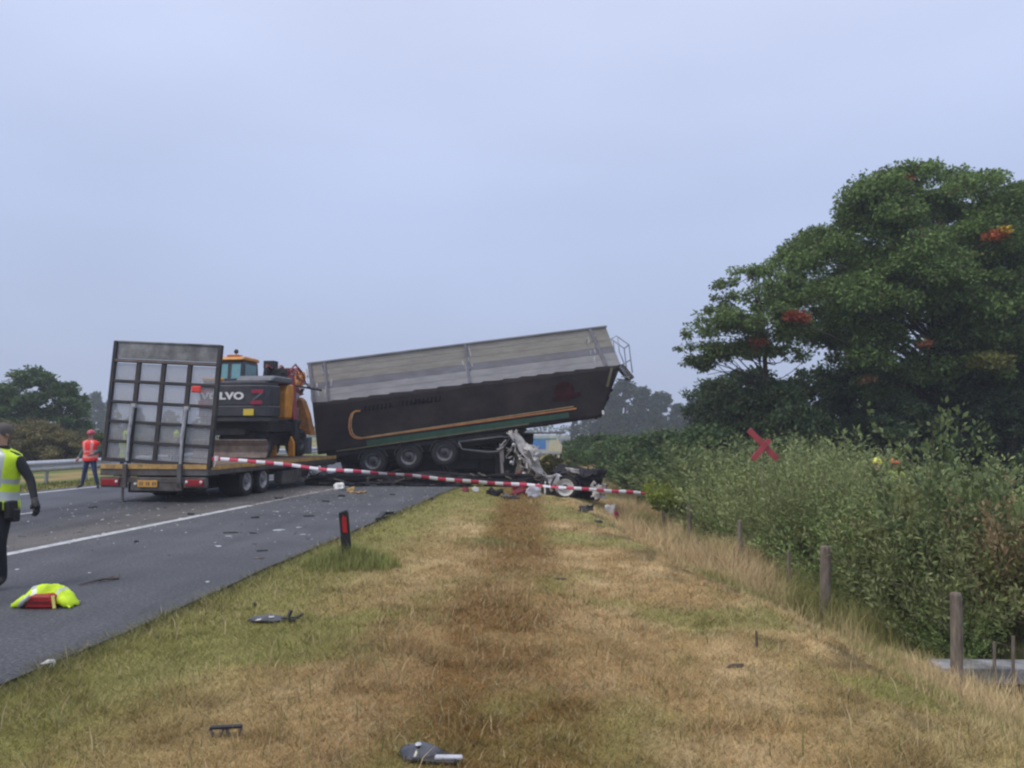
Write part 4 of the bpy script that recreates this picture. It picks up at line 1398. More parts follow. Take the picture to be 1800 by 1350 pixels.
# ------------------------------------------------------------------ people
def skin_body(nm, J, E, parent, mats, matfn, sub=2):
    """J: name -> (x,y,z,rx,ry)"""
    keys = list(J)
    me = bpy.data.meshes.new(nm)
    me.from_pydata([J[k][:3] for k in keys], [(keys.index(a), keys.index(b)) for a, b in E], [])
    o = bpy.data.objects.new(nm, me)
    COL.objects.link(o)
    o.modifiers.new('skin', 'SKIN')
    for i, k in enumerate(keys):
        sv = me.skin_vertices[0].data[i]
        j = J[k]
        sv.radius = (j[3], j[4] if len(j) > 4 else j[3])
        sv.use_root = (i == 0)
    s = o.modifiers.new('sub', 'SUBSURF')
    s.levels = s.render_levels = sub
    bpy.context.view_layer.update()
    dg = bpy.context.evaluated_depsgraph_get()
    m2 = bpy.data.meshes.new_from_object(o.evaluated_get(dg))
    bpy.data.objects.remove(o)
    m2.name = nm
    for mm in mats:
        m2.materials.append(mm)
    for p in m2.polygons:
        p.use_smooth = True
        p.material_index = matfn(p.center)
    o = bpy.data.objects.new(nm, m2)
    COL.objects.link(o)
    o.parent = parent
    return o


m_skin = M('skin', (0.44, 0.25, 0.19), rough=0.6, var=0.08, scale=20)
m_navy = M('dark_clothing', (0.012, 0.013, 0.018), rough=0.85, var=0.3, scale=9)
m_jeans = M('blue_trousers', (0.025, 0.045, 0.11), rough=0.85, var=0.3, scale=9)
m_teal = M('teal_sleeve', (0.04, 0.16, 0.16), rough=0.8, var=0.3)
m_hivis = M('hi_vis_yellow', (0.58, 0.80, 0.02), rough=0.7, var=0.2, scale=7, bump=0.3, bscale=9)
m_hired = M('hi_vis_red', (0.86, 0.025, 0.02), rough=0.6, var=0.12, scale=7, bump=0.3, bscale=9)
m_refl = M('reflective_band', (0.48, 0.52, 0.50), rough=0.4, metal=0.2, var=0.1)
m_reflp = M('pale_red_band', (0.80, 0.30, 0.28), rough=0.4, var=0.1)
m_boot = M('boot_leather', (0.012, 0.012, 0.013), rough=0.6, var=0.3)


def person(label, loc, rotz, pose=None, mats=None, vest=None, band=None, head='helmet', headmat=None, group=None, scale=1.0, gloves=True, vw=1.0, nm='person'):
    r = thing('person', label, 'person', loc, (0, 0, rotz), group)
    r.scale = (scale,) * 3
    J = {
        'pelvis': (0, 0, 0.96, 0.155, 0.115), 'waist': (0, 0, 1.10, 0.145, 0.105), 'chest': (0, 0, 1.30, 0.175, 0.12),
        'upper': (0, 0.01, 1.43, 0.14, 0.095), 'neck': (0, 0.0, 1.52, 0.058), 'jaw': (0, -0.015, 1.60, 0.068, 0.078), 'head': (0, -0.01, 1.68, 0.078, 0.095), 'crown': (0, 0.0, 1.755, 0.062, 0.075),
        'shL': (-0.185, 0.01, 1.43, 0.068), 'elL': (-0.25, 0.03, 1.15, 0.048), 'wrL': (-0.27, -0.03, 0.90, 0.034),
        'shR': (0.185, 0.01, 1.43, 0.068), 'elR': (0.25, 0.03, 1.15, 0.048), 'wrR': (0.27, -0.03, 0.90, 0.034),
        'hipL': (-0.10, 0, 0.90, 0.095), 'knL': (-0.12, -0.01, 0.50, 0.068), 'anL': (-0.13, 0.02, 0.10, 0.048), 'toL': (-0.15, -0.15, 0.045, 0.042),
        'hipR': (0.10, 0, 0.90, 0.095), 'knR': (0.12, -0.01, 0.50, 0.068), 'anR': (0.13, 0.02, 0.10, 0.048), 'toR': (0.15, -0.15, 0.045, 0.042),
    }
    for k, v in (pose or {}).items():
        J[k] = tuple(v) + J[k][len(v):]
    E = [('pelvis', 'waist'), ('waist', 'chest'), ('chest', 'upper'), ('upper', 'neck'), ('neck', 'jaw'), ('jaw', 'head'), ('head', 'crown'),
         ('upper', 'shL'), ('shL', 'elL'), ('elL', 'wrL'), ('upper', 'shR'), ('shR', 'elR'), ('elR', 'wrR'),
         ('pelvis', 'hipL'), ('hipL', 'knL'), ('knL', 'anL'), ('anL', 'toL'), ('pelvis', 'hipR'), ('hipR', 'knR'), ('knR', 'anR'), ('anR', 'toR')]
    mats = mats or (m_navy, m_navy)
    def mf(c):
        if c.z > 1.535 and abs(c.x) < 0.13:
            return 2
        if c.z < 0.14:
            return 3
        if c.z < 0.97 and abs(c.x) < 0.235 + (0 if c.z > 0.8 else 1):
            return 1
        return 0
    body = skin_body('body', J, E, r, (mats[0], mats[1], m_skin, m_boot), mf)
    # face
    f = MB()
    f.tube([(0, -0.098, 1.69), (0, -0.122, 1.655), (0, -0.10, 1.640)], [0.010, 0.017, 0.014], 7)
    f.build('nose', m_skin, r, smooth=True)
    for s in (-1, 1):
        MB().lathe([(-0.012, 0), (-0.009, 0.009), (0, 0.012), (0.009, 0.009), (0.012, 0)], c=(s * 0.032, -0.092, 1.695), axis='y', n=8).build('eye', m_boot, r, smooth=True)
        MB().lathe([(-0.012, 0.0), (-0.008, 0.028), (0.008, 0.03), (0.012, 0)], c=(s * 0.083, 0.005, 1.675), axis='x', n=10).build('ear', m_skin, r, smooth=True)
    MB().tube([(-0.026, -0.094, 1.612), (0, -0.101, 1.609), (0.026, -0.094, 1.612)], 0.006, 6).build('mouth', M('lips', (0.30, 0.11, 0.10), rough=0.6), r, smooth=True)
    hm = headmat or m_hivis
    if head == 'helmet':
        g = MB()
        g.lathe([(1.70, 0.118), (1.73, 0.119), (1.77, 0.108), (1.81, 0.078), (1.835, 0.035), (1.84, 0)], c=(0, 0, 0), axis='z', n=20)
        g.prism([(-0.10, -0.08), (0.10, -0.08), (0.075, -0.155), (-0.075, -0.155)], 1.700, 1.712, 'xy')
        g.build('helmet', hm, r, smooth=True)
    elif head == 'hood':
        MB().lathe([(1.53, 0.10), (1.60, 0.115), (1.70, 0.12), (1.78, 0.095), (1.83, 0.0)], c=(0, 0.03, 0), axis='z', n=18).build('hood', hm, r, smooth=True)
    else:
        g = MB()
        g.lathe([(1.665, 0.094), (1.70, 0.102), (1.75, 0.098), (1.79, 0.07), (1.81, 0)], c=(0, 0.02, 0), axis='z', n=18)
        g.build('hair', hm, r, smooth=True)
    # hands: palm, four fingers, thumb
    for s, w_, e_ in ((-1, 'wrL', 'elL'), (1, 'wrR', 'elR')):
        a = Vector(J[w_][:3])
        d = (a - Vector(J[e_][:3])).normalized()
        side = Vector((0, -1, 0))
        side = (side - d * side.dot(d)).normalized()
        inn = d.cross(side).normalized()
        if inn.x * s > 0:
            inn = -inn
        g = MB()
        g.tube([a - d * 0.03, a + d * 0.03, a + d * 0.075, a + d * 0.10], [0.034, 0.038, 0.042, 0.036], 10)
        for q_, (off, ln) in enumerate(((0.030, 0.068), (0.010, 0.078), (-0.010, 0.072), (-0.028, 0.056))):
            b0 = a + d * 0.09 + side * off
            b1 = b0 + d * ln * 0.5 + inn * 0.006
            b2 = b0 + d * ln * 0.85 + inn * 0.026
            b3 = b2 + inn * 0.018 + d * ln * 0.1
            g.tube([b0, b1, b2, b3], [0.0115, 0.011, 0.010, 0.008], 7)
        t0 = a + d * 0.035 + side * 0.03
        g.tube([t0, t0 + d * 0.03 + side * 0.022 + inn * .006, t0 + d * 0.062 + side * 0.024 + inn * 0.016], [0.016, 0.0135, 0.010], 7)
        g.build('glove' if gloves else 'hand', m_boot if gloves else m_skin, r, smooth=True)
    if vest:
        zs = [0.86, 0.90, 0.96, 1.00, 1.055, 1.10, 1.14, 1.195, 1.25, 1.30, 1.36, 1.41, 1.45, 1.48, 1.505, 1.52]
        rx = [0.20, 0.20, 0.195, 0.19, 0.188, 0.187, 0.19, 0.198, 0.208, 0.215, 0.225, 0.232, 0.222, 0.175, 0.11, 0.085]
        ry_ = [0.155, 0.152, 0.148, 0.145, 0.143, 0.143, 0.147, 0.152, 0.156, 0.158, 0.155, 0.147, 0.135, 0.118, 0.098, 0.085]
        n = 36
        V, Fq, mi = [], [], []
        ph_ = random.uniform(0, 6)
        for i, z in enumerate(zs):
            for k in range(n):
                t = 2 * math.pi * k / n
                wob = 1 + 0.035 * math.sin(5 * t + ph_ + z * 7) * max(0, (1.45 - z)) * 2
                V.append((rx[i] * math.cos(t) * wob * vw, ry_[i] * math.sin(t) * wob + 0.005, z + 0.008 * math.sin(3 * t + ph_)))
        for i in range(len(zs) - 1):
            zc = (zs[i] + zs[i + 1]) / 2
            for k in range(n):
                k2 = (k + 1) % n
                Fq.append((i * n + k, i * n + k2, (i + 1) * n + k2, (i + 1) * n + k))
                t = 2 * math.pi * (k + 0.5) / n
                deg = math.degrees(t) % 180
                vert = (48 < deg < 66 or 114 < deg < 132) and zc > 1.10
                mi.append(1 if (0.96 < zc < 1.0 or 1.145 < zc < 1.19 or vert or 1.005 < zc < 1.03) else 0)
        me = fast_mesh('vest', np.array(V), np.array(Fq))
        o = link('vest', me, r, [vest, band or m_refl], smooth=True, thick=0.008)
        me.polygons.foreach_set('material_index', mi)
    return r


# officer walking towards the camera at the left edge
off = person('person in yellow hi-vis vest and black uniform walking at the left edge of the photo', (-5.80, 8.75, 0.0), R(-14),
             pose={'shR': (0.215, 0.01, 1.42), 'elR': (0.365, 0.05, 1.18), 'wrR': (0.495, -0.01, 0.96),
                   'knL': (-0.12, -0.16, 0.52), 'anL': (-0.12, -0.22, 0.10), 'toL': (-0.13, -0.38, 0.045),
                   'knR': (0.10, -0.06, 0.51), 'anR': (0.08, 0.02, 0.095), 'toR': (0.09, -0.15, 0.042), 'hipR': (0.09, 0, 0.9)},
             mats=(m_navy, m_navy), vest=m_hivis, head='hair', headmat=M('grey_hair', (0.10, 0.09, 0.085), rough=0.9, var=0.2), scale=1.03, vw=1.16)
g = MB()
g.lathe([(0.90, 0.185), (0.955, 0.185)], axis='z', n=24)
bl_ = g.build('belt', m_boot, off, thick=0.01)
bl_.scale = (0.98, 0.78, 1)
MB().box((0.205, -0.03, 0.86), (0.07, 0.14, 0.20), rot=(0, R(-6), 0)).box((0.225, 0.0, 0.80), (0.08, 0.09, 0.14)).build('holster', m_boot, off, bev=0.015)
MB().box((0.07, -0.155, 0.915), (0.10, 0.05, 0.075)).box((0.15, -0.13, 0.90), (0.05, 0.05, 0.11)).build('belt_pouch', m_boot, off, bev=0.01)
MB().box((0.04, -0.188, 0.89), (0.075, 0.03, 0.09), rot=(0, R(15), 0)).build('yellow_taser', M('taser_yellow', (0.75, 0.68, 0.04), rough=0.5), off, bev=0.01)
MB().lathe([(1.475, 0.098), (1.53, 0.085), (1.555, 0.075)], axis='z', n=20).build('collar', m_navy, off, smooth=True, thick=0.01)

rp = gnd(157, 859)
person('person in red helmet and red hi-vis vest standing left of the low loader', (rp.x, rp.y, 0), R(-10),
       pose={'knL': (-0.17, -0.03, 0.5), 'anL': (-0.25, -0.02, 0.10), 'toL': (-0.32, -0.14, 0.045),
             'knR': (0.20, -0.03, 0.5), 'anR': (0.28, 0.03, 0.10), 'toR': (0.36, -0.08, 0.045),
             'elL': (-0.30, 0.03, 1.17), 'wrL': (-0.36, -0.08, 0.95), 'elR': (0.29, 0.02, 1.18), 'wrR': (0.20, -0.16, 1.08)},
       mats=(m_teal, m_jeans), vest=m_hired, band=m_reflp, head='helmet', headmat=M('helmet_pink_red', (0.50, 0.07, 0.10), rough=0.4), gloves=False, vw=1.26)
p1 = at(222, 760, 27.5)
person('person in yellow hood seen through the left side of the ramp mesh', (p1.x, 27.5, 0), R(20),
       mats=(m_navy, m_jeans), vest=m_hivis, head='hood', headmat=m_hivis)
p2 = at(309, 760, 30.5)
person('person in yellow hood seen through the middle of the ramp mesh', (p2.x, 30.5, 0), R(-30),
       mats=(m_brownsteel, m_jeans), head='hood', headmat=m_hivis)
for px, Y, lab, mt, hd in ((1541, 19.0, 'person in yellow helmet behind the willow shrubs', M('helmet_yellow', (0.62, 0.60, 0.08), rough=0.4), 'helmet'),
                           (1573, 19.4, 'person in orange helmet behind the willow shrubs, on the right', M('helmet_orange', (0.62, 0.16, 0.07), rough=0.4), 'helmet')):
    t_ = at(px, 804, Y)
    person(lab, (t_.x, Y, t_.z - 1.84), R(random.uniform(-40, 40)), mats=(m_navy, m_navy), vest=m_hivis if px > 1550 else None, head=hd, headmat=mt)

# ------------------------------------------------------------------ bundle on the road
hb0 = gnd(76, 1068)
hb = thing('hi_vis_bundle', 'bundled yellow hi-vis jacket draped over a red bag on the road', 'bundle', (hb0.x, hb0.y, 0))
hb.scale = (0.80, 0.80, 0.84)
sc_ = hb0.y / FPX
V, F = [], []
nu_, nv_ = 40, 14
for j in range(nv_ + 1):
    for i in range(nu_ + 1):
        u_, v_ = i / nu_ * 2 - 1, j / nv_ * 2 - 1
        hgt = 0.225 * (1 - abs(u_) ** 2.2) * (1 - 0.75 * abs(v_) ** 2.5) + 0.02
        hgt += 0.07 * (float(vnoise(u_ * 4, v_ * 3, 4)) - 0.4) * (1 - abs(u_) * 0.5) + 0.035 * abs(float(vnoise(u_ * 9 + v_ * 4, v_ * 6, 14)) - 0.5)
        V.append((u_ * 0.36 * (1 + 0.06 * math.sin(v_ * 5)), v_ * 0.15 + 0.09 + 0.03 * math.sin(u_ * 4), max(hgt, 0.012)))
F = np.array([(j * (nu_ + 1) + i, j * (nu_ + 1) + i + 1, (j + 1) * (nu_ + 1) + i + 1, (j + 1) * (nu_ + 1) + i) for j in range(nv_) for i in range(nu_)])
me = fast_mesh('jacket', np.array(V), F)
o = link('jacket', me, hb, [m_hivis, m_refl], smooth=True, thick=0.012)
mi = []
for p in me.polygons:
    mi.append(1 if (-0.15 < p.center.x + p.center.y * 0.5 < -0.09 or 0.13 < p.center.x - p.center.y * .3 < 0.165) else 0)
me.polygons.foreach_set('material_index', mi)
g = MB()
g.prism([(-0.20, 0.0), (0.17, 0.0), (0.18, 0.10), (0.14, 0.17), (-0.10, 0.17), (-0.17, 0.09)], -0.10, 0.12, 'xz')
g.build('bag', M('bag_red', (0.33, 0.012, 0.012), rough=0.6, var=0.3, scale=6), hb, bev=0.03)
MB().box((-0.015, -0.108, 0.085), (0.3, 0.012, 0.02)).build('bag_zip', M('bag_dark_red', (0.12, 0.008, 0.01), rough=0.6), hb)
MB().tube([(-0.27, -0.03, 0.03), (-0.20, -0.1, 0.08), (-0.11, -0.12, 0.16)], [0.035, 0.03, 0.02], 8).build('grey_strap', m_refl, hb, smooth=True)
for s in (-1, 1):
    MB().tube([(s * 0.22, 0.0, 0.10), (s * 0.30, -0.02, 0.05), (s * 0.38, -0.02, 0.022)], [0.06, 0.05, 0.022], 9).build('sleeve', m_hivis, hb, smooth=True)
MB().box((0.185, -0.10, 0.085), (0.03, 0.02, 0.15), rot=(0, R(-10), 0)).build('pale_tag', M('pale_yellow_tag', (0.75, 0.68, 0.2), rough=0.5), hb)

# ------------------------------------------------------------------ small debris
def put(o, px, py, onroad=False, dz=0.0, rz=None):
    g0 = gnd(px, py, 0.0 if onroad else -0.03)
    z = 0.004 if onroad else float(height(g0.x, g0.y))
    o.location = (g0.x, g0.y, z + dz)
    o.rotation_euler = (0, 0, rz if rz is not None else random.uniform(-0.4, 0.4))


def shell(nm, L_, W_, H_, seed, mat, parent=None, n=14, cup=True):
    V, F = [], []
    for j in range(n + 1):
        for i in range(n + 1):
            u_, v_ = i / n * 2 - 1, j / n * 2 - 1
            a, b_ = u_ * math.sqrt(max(0, 1 - v_ * v_ / 2)), v_ * math.sqrt(max(0, 1 - u_ * u_ / 2))
            h = H_ * (1 - (a * a + b_ * b_) ** 1.3) + 0.3 * H_ * (float(vnoise(a * 3 + 9, b_ * 3, seed)) - 0.4)
            V.append((a * L_ / 2 * (1 + 0.15 * math.sin(3 * b_)), b_ * W_ / 2, max(h, -0.01) + 0.012))
    F = np.array([(j * (n + 1) + i, j * (n + 1) + i + 1, (j + 1) * (n + 1) + i + 1, (j + 1) * (n + 1) + i) for j in range(n) for i in range(n)])
    return link(nm, fast_mesh(nm, np.array(V), F), parent, mat, smooth=True, thick=0.01)


m_gloss = M('glossy_dark_plastic', (0.045, 0.048, 0.062), rough=0.16, var=0.3, scale=10, spec=0.8)
m_lens = M('scratched_lens', (0.45, 0.46, 0.50), rough=0.12, var=0.2, spec=0.9)
t = thing('mirror_housing', 'dark rounded mirror housing with a pale strip, on the grass at the bottom edge', 'debris')
shell('shell', 0.25, 0.17, 0.06, 3, m_gloss, t)
MB().box((0.175, -0.055, 0.035), (0.15, 0.035, 0.02), rot=(0, 0.03, 0.22)).build('pale_strip', m_lens, t, bev=0.006)
MB().prism([(0.0, 0.08), (0.12, 0.05), (0.23, -0.03), (0.22, -0.09), (0.02, -0.09)], 0.0, 0.032, 'xy').build('bracket', m_black, t, bev=0.01)
MB().lathe([(0.08, 0.0), (0.085, 0.015), (0.078, 0.02)], c=(-0.0, -0.03, 0.005), axis='z', n=10).build('cap', m_lens, t, smooth=True)
put(t, 738, 1332, rz=-0.15)
t = thing('headlight_housing', 'long broken black headlight housing with glinting lens, on the grass near the road', 'debris')
shell('shell', 0.36, 0.13, 0.05, 6, m_gloss, t)
MB().lathe([(0.045, 0.0), (0.05, 0.02), (0.04, 0.028)], c=(0.04, -0.02, 0.01), axis='z', n=12).build('lens', m_lens, t, smooth=True)
g = MB()
g.bar((0.12, 0, 0.03), (0.29, 0.02, 0.03), 0.03, 0.02).bar((0.26, 0.0, 0.03), (0.31, 0.05, 0.06), 0.02).bar((0.18, 0.02, 0.03), (0.20, 0.05, 0.09), 0.025)
g.bar((0.2, -0.03, 0.02), (0.27, -0.05, 0.02), 0.03, 0.03)
g.build('bracket', m_black, t)
put(t, 470, 1102, rz=0.05)
t = thing('plastic_frame_piece', 'black plastic frame piece with broken prongs standing in the grass at bottom left', 'debris')
t.scale = (1, 1, 0.55)
MB().bar((-0.09, 0, 0.095), (0.09, 0.0, 0.10), 0.035, 0.03).build('bar', m_black, t, bev=0.005)
for x, dx in ((-0.07, -0.02), (-0.03, 0.02), (0.02, -0.02), (0.07, 0.02)):
    MB().bar((x, 0, 0.0), (x + dx, 0.0, 0.09), 0.018, 0.012).build('prong', m_gryhood, t)
put(t, 397, 1302, rz=0.1)
small = [
    (985, 1016, 'black_strip', 'thin black strip lying on the mown grass mid verge', m_black, 0.20, 0.03, 0.02, False, 0.1),
    (447, 1072, 'black_lump', 'small black lump on the grass above the headlight housing', m_black, 0.06, 0.05, 0.05, False, 0),
    (645, 1140, 'broken_trim', 'dark broken trim pieces in a row on the tan grass', m_wreckb, 0.26, 0.02, 0.02, False, 0.05),
    (1330, 1132, 'dark_stick', 'short dark stick poking out of the grass at right', m_wreckb, 0.03, 0.03, 0.16, False, 0.2),
    (1290, 1165, 'flat_bark', 'flat dark piece near the slope of the verge', m_wreckb, 0.18, 0.04, 0.03, False, 0.1),
    (1050, 908, 'far_dark_piece', 'dark piece on the verge just before the crushed front end', m_black, 0.3, 0.1, 0.06, False, 0.1),
    (84, 1172, 'white_plastic_shard', 'white folded plastic shard at the edge of the asphalt', m_white, 0.13, 0.10, 0.06, False, 0.6),
    (365, 1024, 'clear_shard', 'small pale shard on the hard shoulder near the verge', m_lens, 0.07, 0.05, 0.015, True, 0),
    (30, 1002, 'pale_shard', 'pale shard on the asphalt beside the walking person', m_lens, 0.07, 0.05, 0.01, True, 0),
    (157, 1008, 'pale_chip', 'tiny pale chip on the asphalt behind the rusty bar', m_lens, 0.05, 0.04, 0.01, True, 0),
    (240, 953, 'dark_clip', 'tiny dark clip on the asphalt below the white line', m_black, 0.09, 0.06, 0.03, True, 0),
    (407, 937, 'flat_dark_plate', 'flat dark plate on the hard shoulder, left of the clear sheet', m_black, 0.34, 0.06, 0.02, True, 0.2),
    (385, 961, 'pale_flake', 'pale flake on the hard shoulder under the flat plate', m_lens, 0.12, 0.08, 0.015, True, 0),
    (402, 943, 'pale_sliver', 'pale sliver touching the flat dark plate', m_lens, 0.15, 0.05, 0.01, True, 0),
    (490, 932, 'clear_sheet', 'clear pale plastic sheet flat on the hard shoulder', m_lens, 0.24, 0.18, 0.012, True, 0.1),
    (532, 940, 'clear_sliver', 'clear sliver on the hard shoulder left of the marker post', m_lens, 0.12, 0.06, 0.01, True, 0.1),
    (445, 938, 'dark_curl', 'dark curled strip on the hard shoulder beside the clear sheet', m_black, 0.2, 0.03, 0.02, True, -0.2),
    (460, 969, 'dark_flat_scrap', 'dark flat scrap on the asphalt left of the marker post', m_black, 0.22, 0.07, 0.02, True, 0.3),
    (455, 982, 'grey_scrap', 'grey flat scrap near the grass edge left of the marker post', m_steel, 0.2, 0.08, 0.015, True, 0.3),
    (448, 911, 'dark_block', 'dark block on the asphalt just below the white line end', m_black, 0.22, 0.08, 0.04, True, 0.1),
    (543, 908, 'dark_slab', 'dark slab on the asphalt above the marker post', m_black, 0.28, 0.1, 0.03, True, 0.1),
    (335, 905, 'dark_scrap', 'dark scrap lying on the white line', m_black, 0.18, 0.06, 0.04, True, 0.2),
    (490, 877, 'black_oval', 'black oval piece on the asphalt right of the low loader', m_black, 0.26, 0.14, 0.05, True, 0.1),
    (572, 882, 'dark_wedge', 'dark wedge on the asphalt left of the white fragment', m_black, 0.3, 0.1, 0.04, True, -0.4),
    (600, 873, 'black_disc', 'black disc piece right below the white fragment', m_black, 0.3, 0.14, 0.06, True, 0.1),
    (163, 893, 'dark_lump', 'dark lump on the road between walking person and low loader', m_black, 0.24, 0.14, 0.05, True, 0.1),
    (290, 893, 'pale_lump', 'small pale lump on the road behind the low loader', m_steel, 0.1, 0.08, 0.05, True, 0.1),
    (690, 870, 'thin_black_bit', 'thin black bit on the asphalt near the dark wreckage', m_black, 0.2, 0.06, 0.03, True, 0.1),
    (760, 880, 'dark_edge_lump', 'dark lump at the meeting of asphalt and grass tip', m_black, 0.12, 0.08, 0.09, False, 0.1),
    (275, 1130, 'brown_crumb', 'small brown clod on the grass below the asphalt edge', m_wreckb, 0.05, 0.04, 0.03, False, 0.1),
]
for k, (px, py, nm, lab, mt, a, b_, h, road_, rz) in enumerate(small):
    g = MB()
    n_ = 7
    rr_ = random.Random(100 + k)
    ang = sorted(rr_.uniform(0, 2 * math.pi) for _ in range(n_))
    poly = [(a / 2 * math.cos(t) * rr_.uniform(.7, 1), b_ / 2 * math.sin(t) * rr_.uniform(.7, 1)) for t in [2 * math.pi * i / n_ + rr_.uniform(-.2, .2) for i in range(n_)]]
    nv = len(poly)
    top = [(x * .85 + rr_.uniform(-.05, .05) * a, y * .85, h * rr_.uniform(.5, 1)) for x, y in poly]
    g.add([(x, y, 0.0) for x, y in poly] + top + [(0, 0, h)],
          [(i, (i + 1) % nv, nv + (i + 1) % nv, nv + i) for i in range(nv)] + [(nv + i, nv + (i + 1) % nv, 2 * nv) for i in range(nv)] + [tuple(range(nv - 1, -1, -1))])
    o = g.build(nm, mt)
    tag(o, lab, 'debris', 'small debris on road and verge')
    put(o, px, py, road_, 0.0, rz)
# rusty bent bar on the road, black rubber strip at the edge
g = MB()
a, c = gnd(138, 1030), gnd(208, 1018)
g.tube([a, a.lerp(c, .3) + Vector((0, 0, .01)), a.lerp(c, .6) + Vector((0, -.02, .02)), c, c + Vector((0, .03, .05))], [0.008, 0.012, 0.014, 0.02, 0.012], 6)
g.tube([a.lerp(c, .5), a.lerp(c, .8) + Vector((0, .03, .03)), c], 0.008, 6)
o = g.build('rusty_bar', m_wreckb)
for v in o.data.vertices:
    v.co.z += 0.015
tag(o, 'thin rusty bent bar lying on the asphalt right of the hi-vis bundle', 'debris', 'small debris on road and verge')
g = MB()
a, b_, c = gnd(664, 917), gnd(676, 908), gnd(689, 909)
for p, q_ in ((a, b_), (b_ + Vector((0.02, 0.1, 0)), c)):
    g.bar(p + Vector((0, 0, .05)), q_ + Vector((0, 0, .09)), 0.09, 0.05)
o = g.build('rubber_strip', m_black)
tag(o, 'bent black rubber strip at the asphalt edge beyond the marker post', 'debris', 'small debris on road and verge')

# fine grit and splinters over the asphalt near the vehicles: nobody could count them
n = 1500
gy = 11 + 15 * rng.random(n) ** 0.7
gx = rng.uniform(-1, 0, n) * 8.5 + edge_x(gy) - 0.1
ga = rng.uniform(0, 2 * np.pi, n)
gs = rng.uniform(0.010, 0.035, n) * np.where(rng.random(n) < 0.08, 2.4, 1)
gh = rng.uniform(0.006, 0.02, n)
ca, sa = np.cos(ga) * gs, np.sin(ga) * gs
V = np.stack([np.stack([gx + ca, gy + sa, 0 * gx + 0.004], 1), np.stack([gx - sa, gy + ca, 0 * gx + 0.004], 1),
              np.stack([gx - ca * .6, gy - sa, 0 * gx + 0.004], 1), np.stack([gx, gy, gh], 1)], 1).reshape(-1, 3)
b_ = np.arange(n)[:, None, None] * 4
F = (np.array([[0, 1, 3], [1, 2, 3], [2, 0, 3]])[None] + b_).reshape(-1, 3)
cc = np.where(rng.random((n, 1)) < 0.3, np.array([[0.45, 0.45, 0.47]]), np.array([[0.025, 0.025, 0.028]]))
o = link('road_grit', fast_mesh('road_grit', V, F, np.repeat(cc, 4, axis=0)), None, M('grit', attr='Col', rough=0.6, var=0.1))
tag(o, kind='stuff')

# ------------------------------------------------------------------ vegetation
m_leaf = M('leaf', attr='Col', rough=0.6, var=0.12, scale=3, spec=0.25, trans=0.28)
m_leafr = M('shrub_leaf', attr='Col', rough=0.55, var=0.1, scale=3, spec=0.3, trans=0.32, obj_random=0.22)
m_bark = M('bark', (0.062, 0.052, 0.042), rough=0.9, var=0.35, scale=5, stretch=(3, 3, 0.6), bump=0.6, bscale=14)
m_twig = M('green_brown_stem', (0.13, 0.115, 0.06), rough=0.85, var=0.3, scale=6)
m_grass = M('grass_blades', attr='Col', rough=0.85, var=0.1, scale=3, spec=0.15, trans=0.2)


def blades(nm, X, Y, Hh, Wd, lean, C, seg=1, kind='stuff', label=None, z=None):
    n = len(X)
    Z = height(X, Y) - 0.01 if z is None else z
    P = np.stack([X, Y, Z], 1)
    a = rng.uniform(0, 2 * np.pi, n)
    ld = np.stack([np.cos(a), np.sin(a), np.zeros(n)], 1)
    b_ = rng.uniform(0, 2 * np.pi, n)
    sd = np.stack([np.cos(b_), np.sin(b_), np.zeros(n)], 1)
    Hh = Hh[:, None]; Wd = Wd[:, None]; lean = lean[:, None]
    up = np.array([0, 0, 1.0])
    if seg > 1:
        sd = np.stack([-np.sin(a), np.cos(a), np.zeros(n)], 1)
    tip = P + up * Hh + ld * Hh * lean
    if seg == 1:
        V = np.stack([P - sd * Wd / 2, P + sd * Wd / 2, tip], 1).reshape(-1, 3)
        F = np.arange(n * 3).reshape(n, 3)
        me = fast_mesh(nm, V, F, np.repeat(C, 3, axis=0))
    else:
        mid = P + up * Hh * 0.6 + ld * Hh * lean * 0.3
        V = np.stack([P - sd * Wd / 2, P + sd * Wd / 2, mid + sd * Wd * .4, tip, mid - sd * Wd * .4], 1).reshape(-1, 3)
        b5 = np.arange(n)[:, None, None] * 5
        F = (np.array([[0, 1, 2], [0, 2, 4], [4, 2, 3]])[None] + b5).reshape(-1, 3)
        me = fast_mesh(nm, V, F, np.repeat(C, 5, axis=0))
    o = link(nm, me, None, m_grass)
    return tag(o, kind=kind)


def scatter(n, y0, y1, pw=1.0):
    Y = y0 + (y1 - y0) * rng.random(n) ** pw
    X = rng.uniform(-1, 1, n) * (0.70 * Y + 0.4)
    return X, Y


parts = []
for n, y0, y1, hs, ws in ((230000, 3.4, 7.0, 1.0, 1.0), (230000, 7.0, 13.0, 1.05, 1.5), (150000, 13.0, 24.5, 1.15, 2.3)):
    X, Y = scatter(n, y0, y1)
    ex, fx = edge_x(Y), fence_x(Y)
    soil = np.exp(-((X - (fx - 2.35)) / 0.5) ** 2) * sstep(0.54, 0.66, vnoise(X * 3.1, Y * 2.2, 90))
    k = (X > ex - 0.13 + 0.22 * fbm(X * 4, Y * 4, 8)) & (X < fx - 1.1) & (rng.random(len(X)) > soil * 0.9)
    X, Y = X[k], Y[k]
    parts.append((X, Y, np.full(len(X), hs), np.full(len(X), ws)))
X = np.concatenate([p[0] for p in parts]); Y = np.concatenate([p[1] for p in parts])
hs = np.concatenate([p[2] for p in parts]); ws = np.concatenate([p[3] for p in parts])
C = gcol(X, Y)
n = len(X)
print('mown blades', n)
tuft = fbm(X * 3.5, Y * 3.5, 66, 3)
ex = edge_x(Y)
nearedge = np.exp(-((X - ex) / 0.35) ** 2)
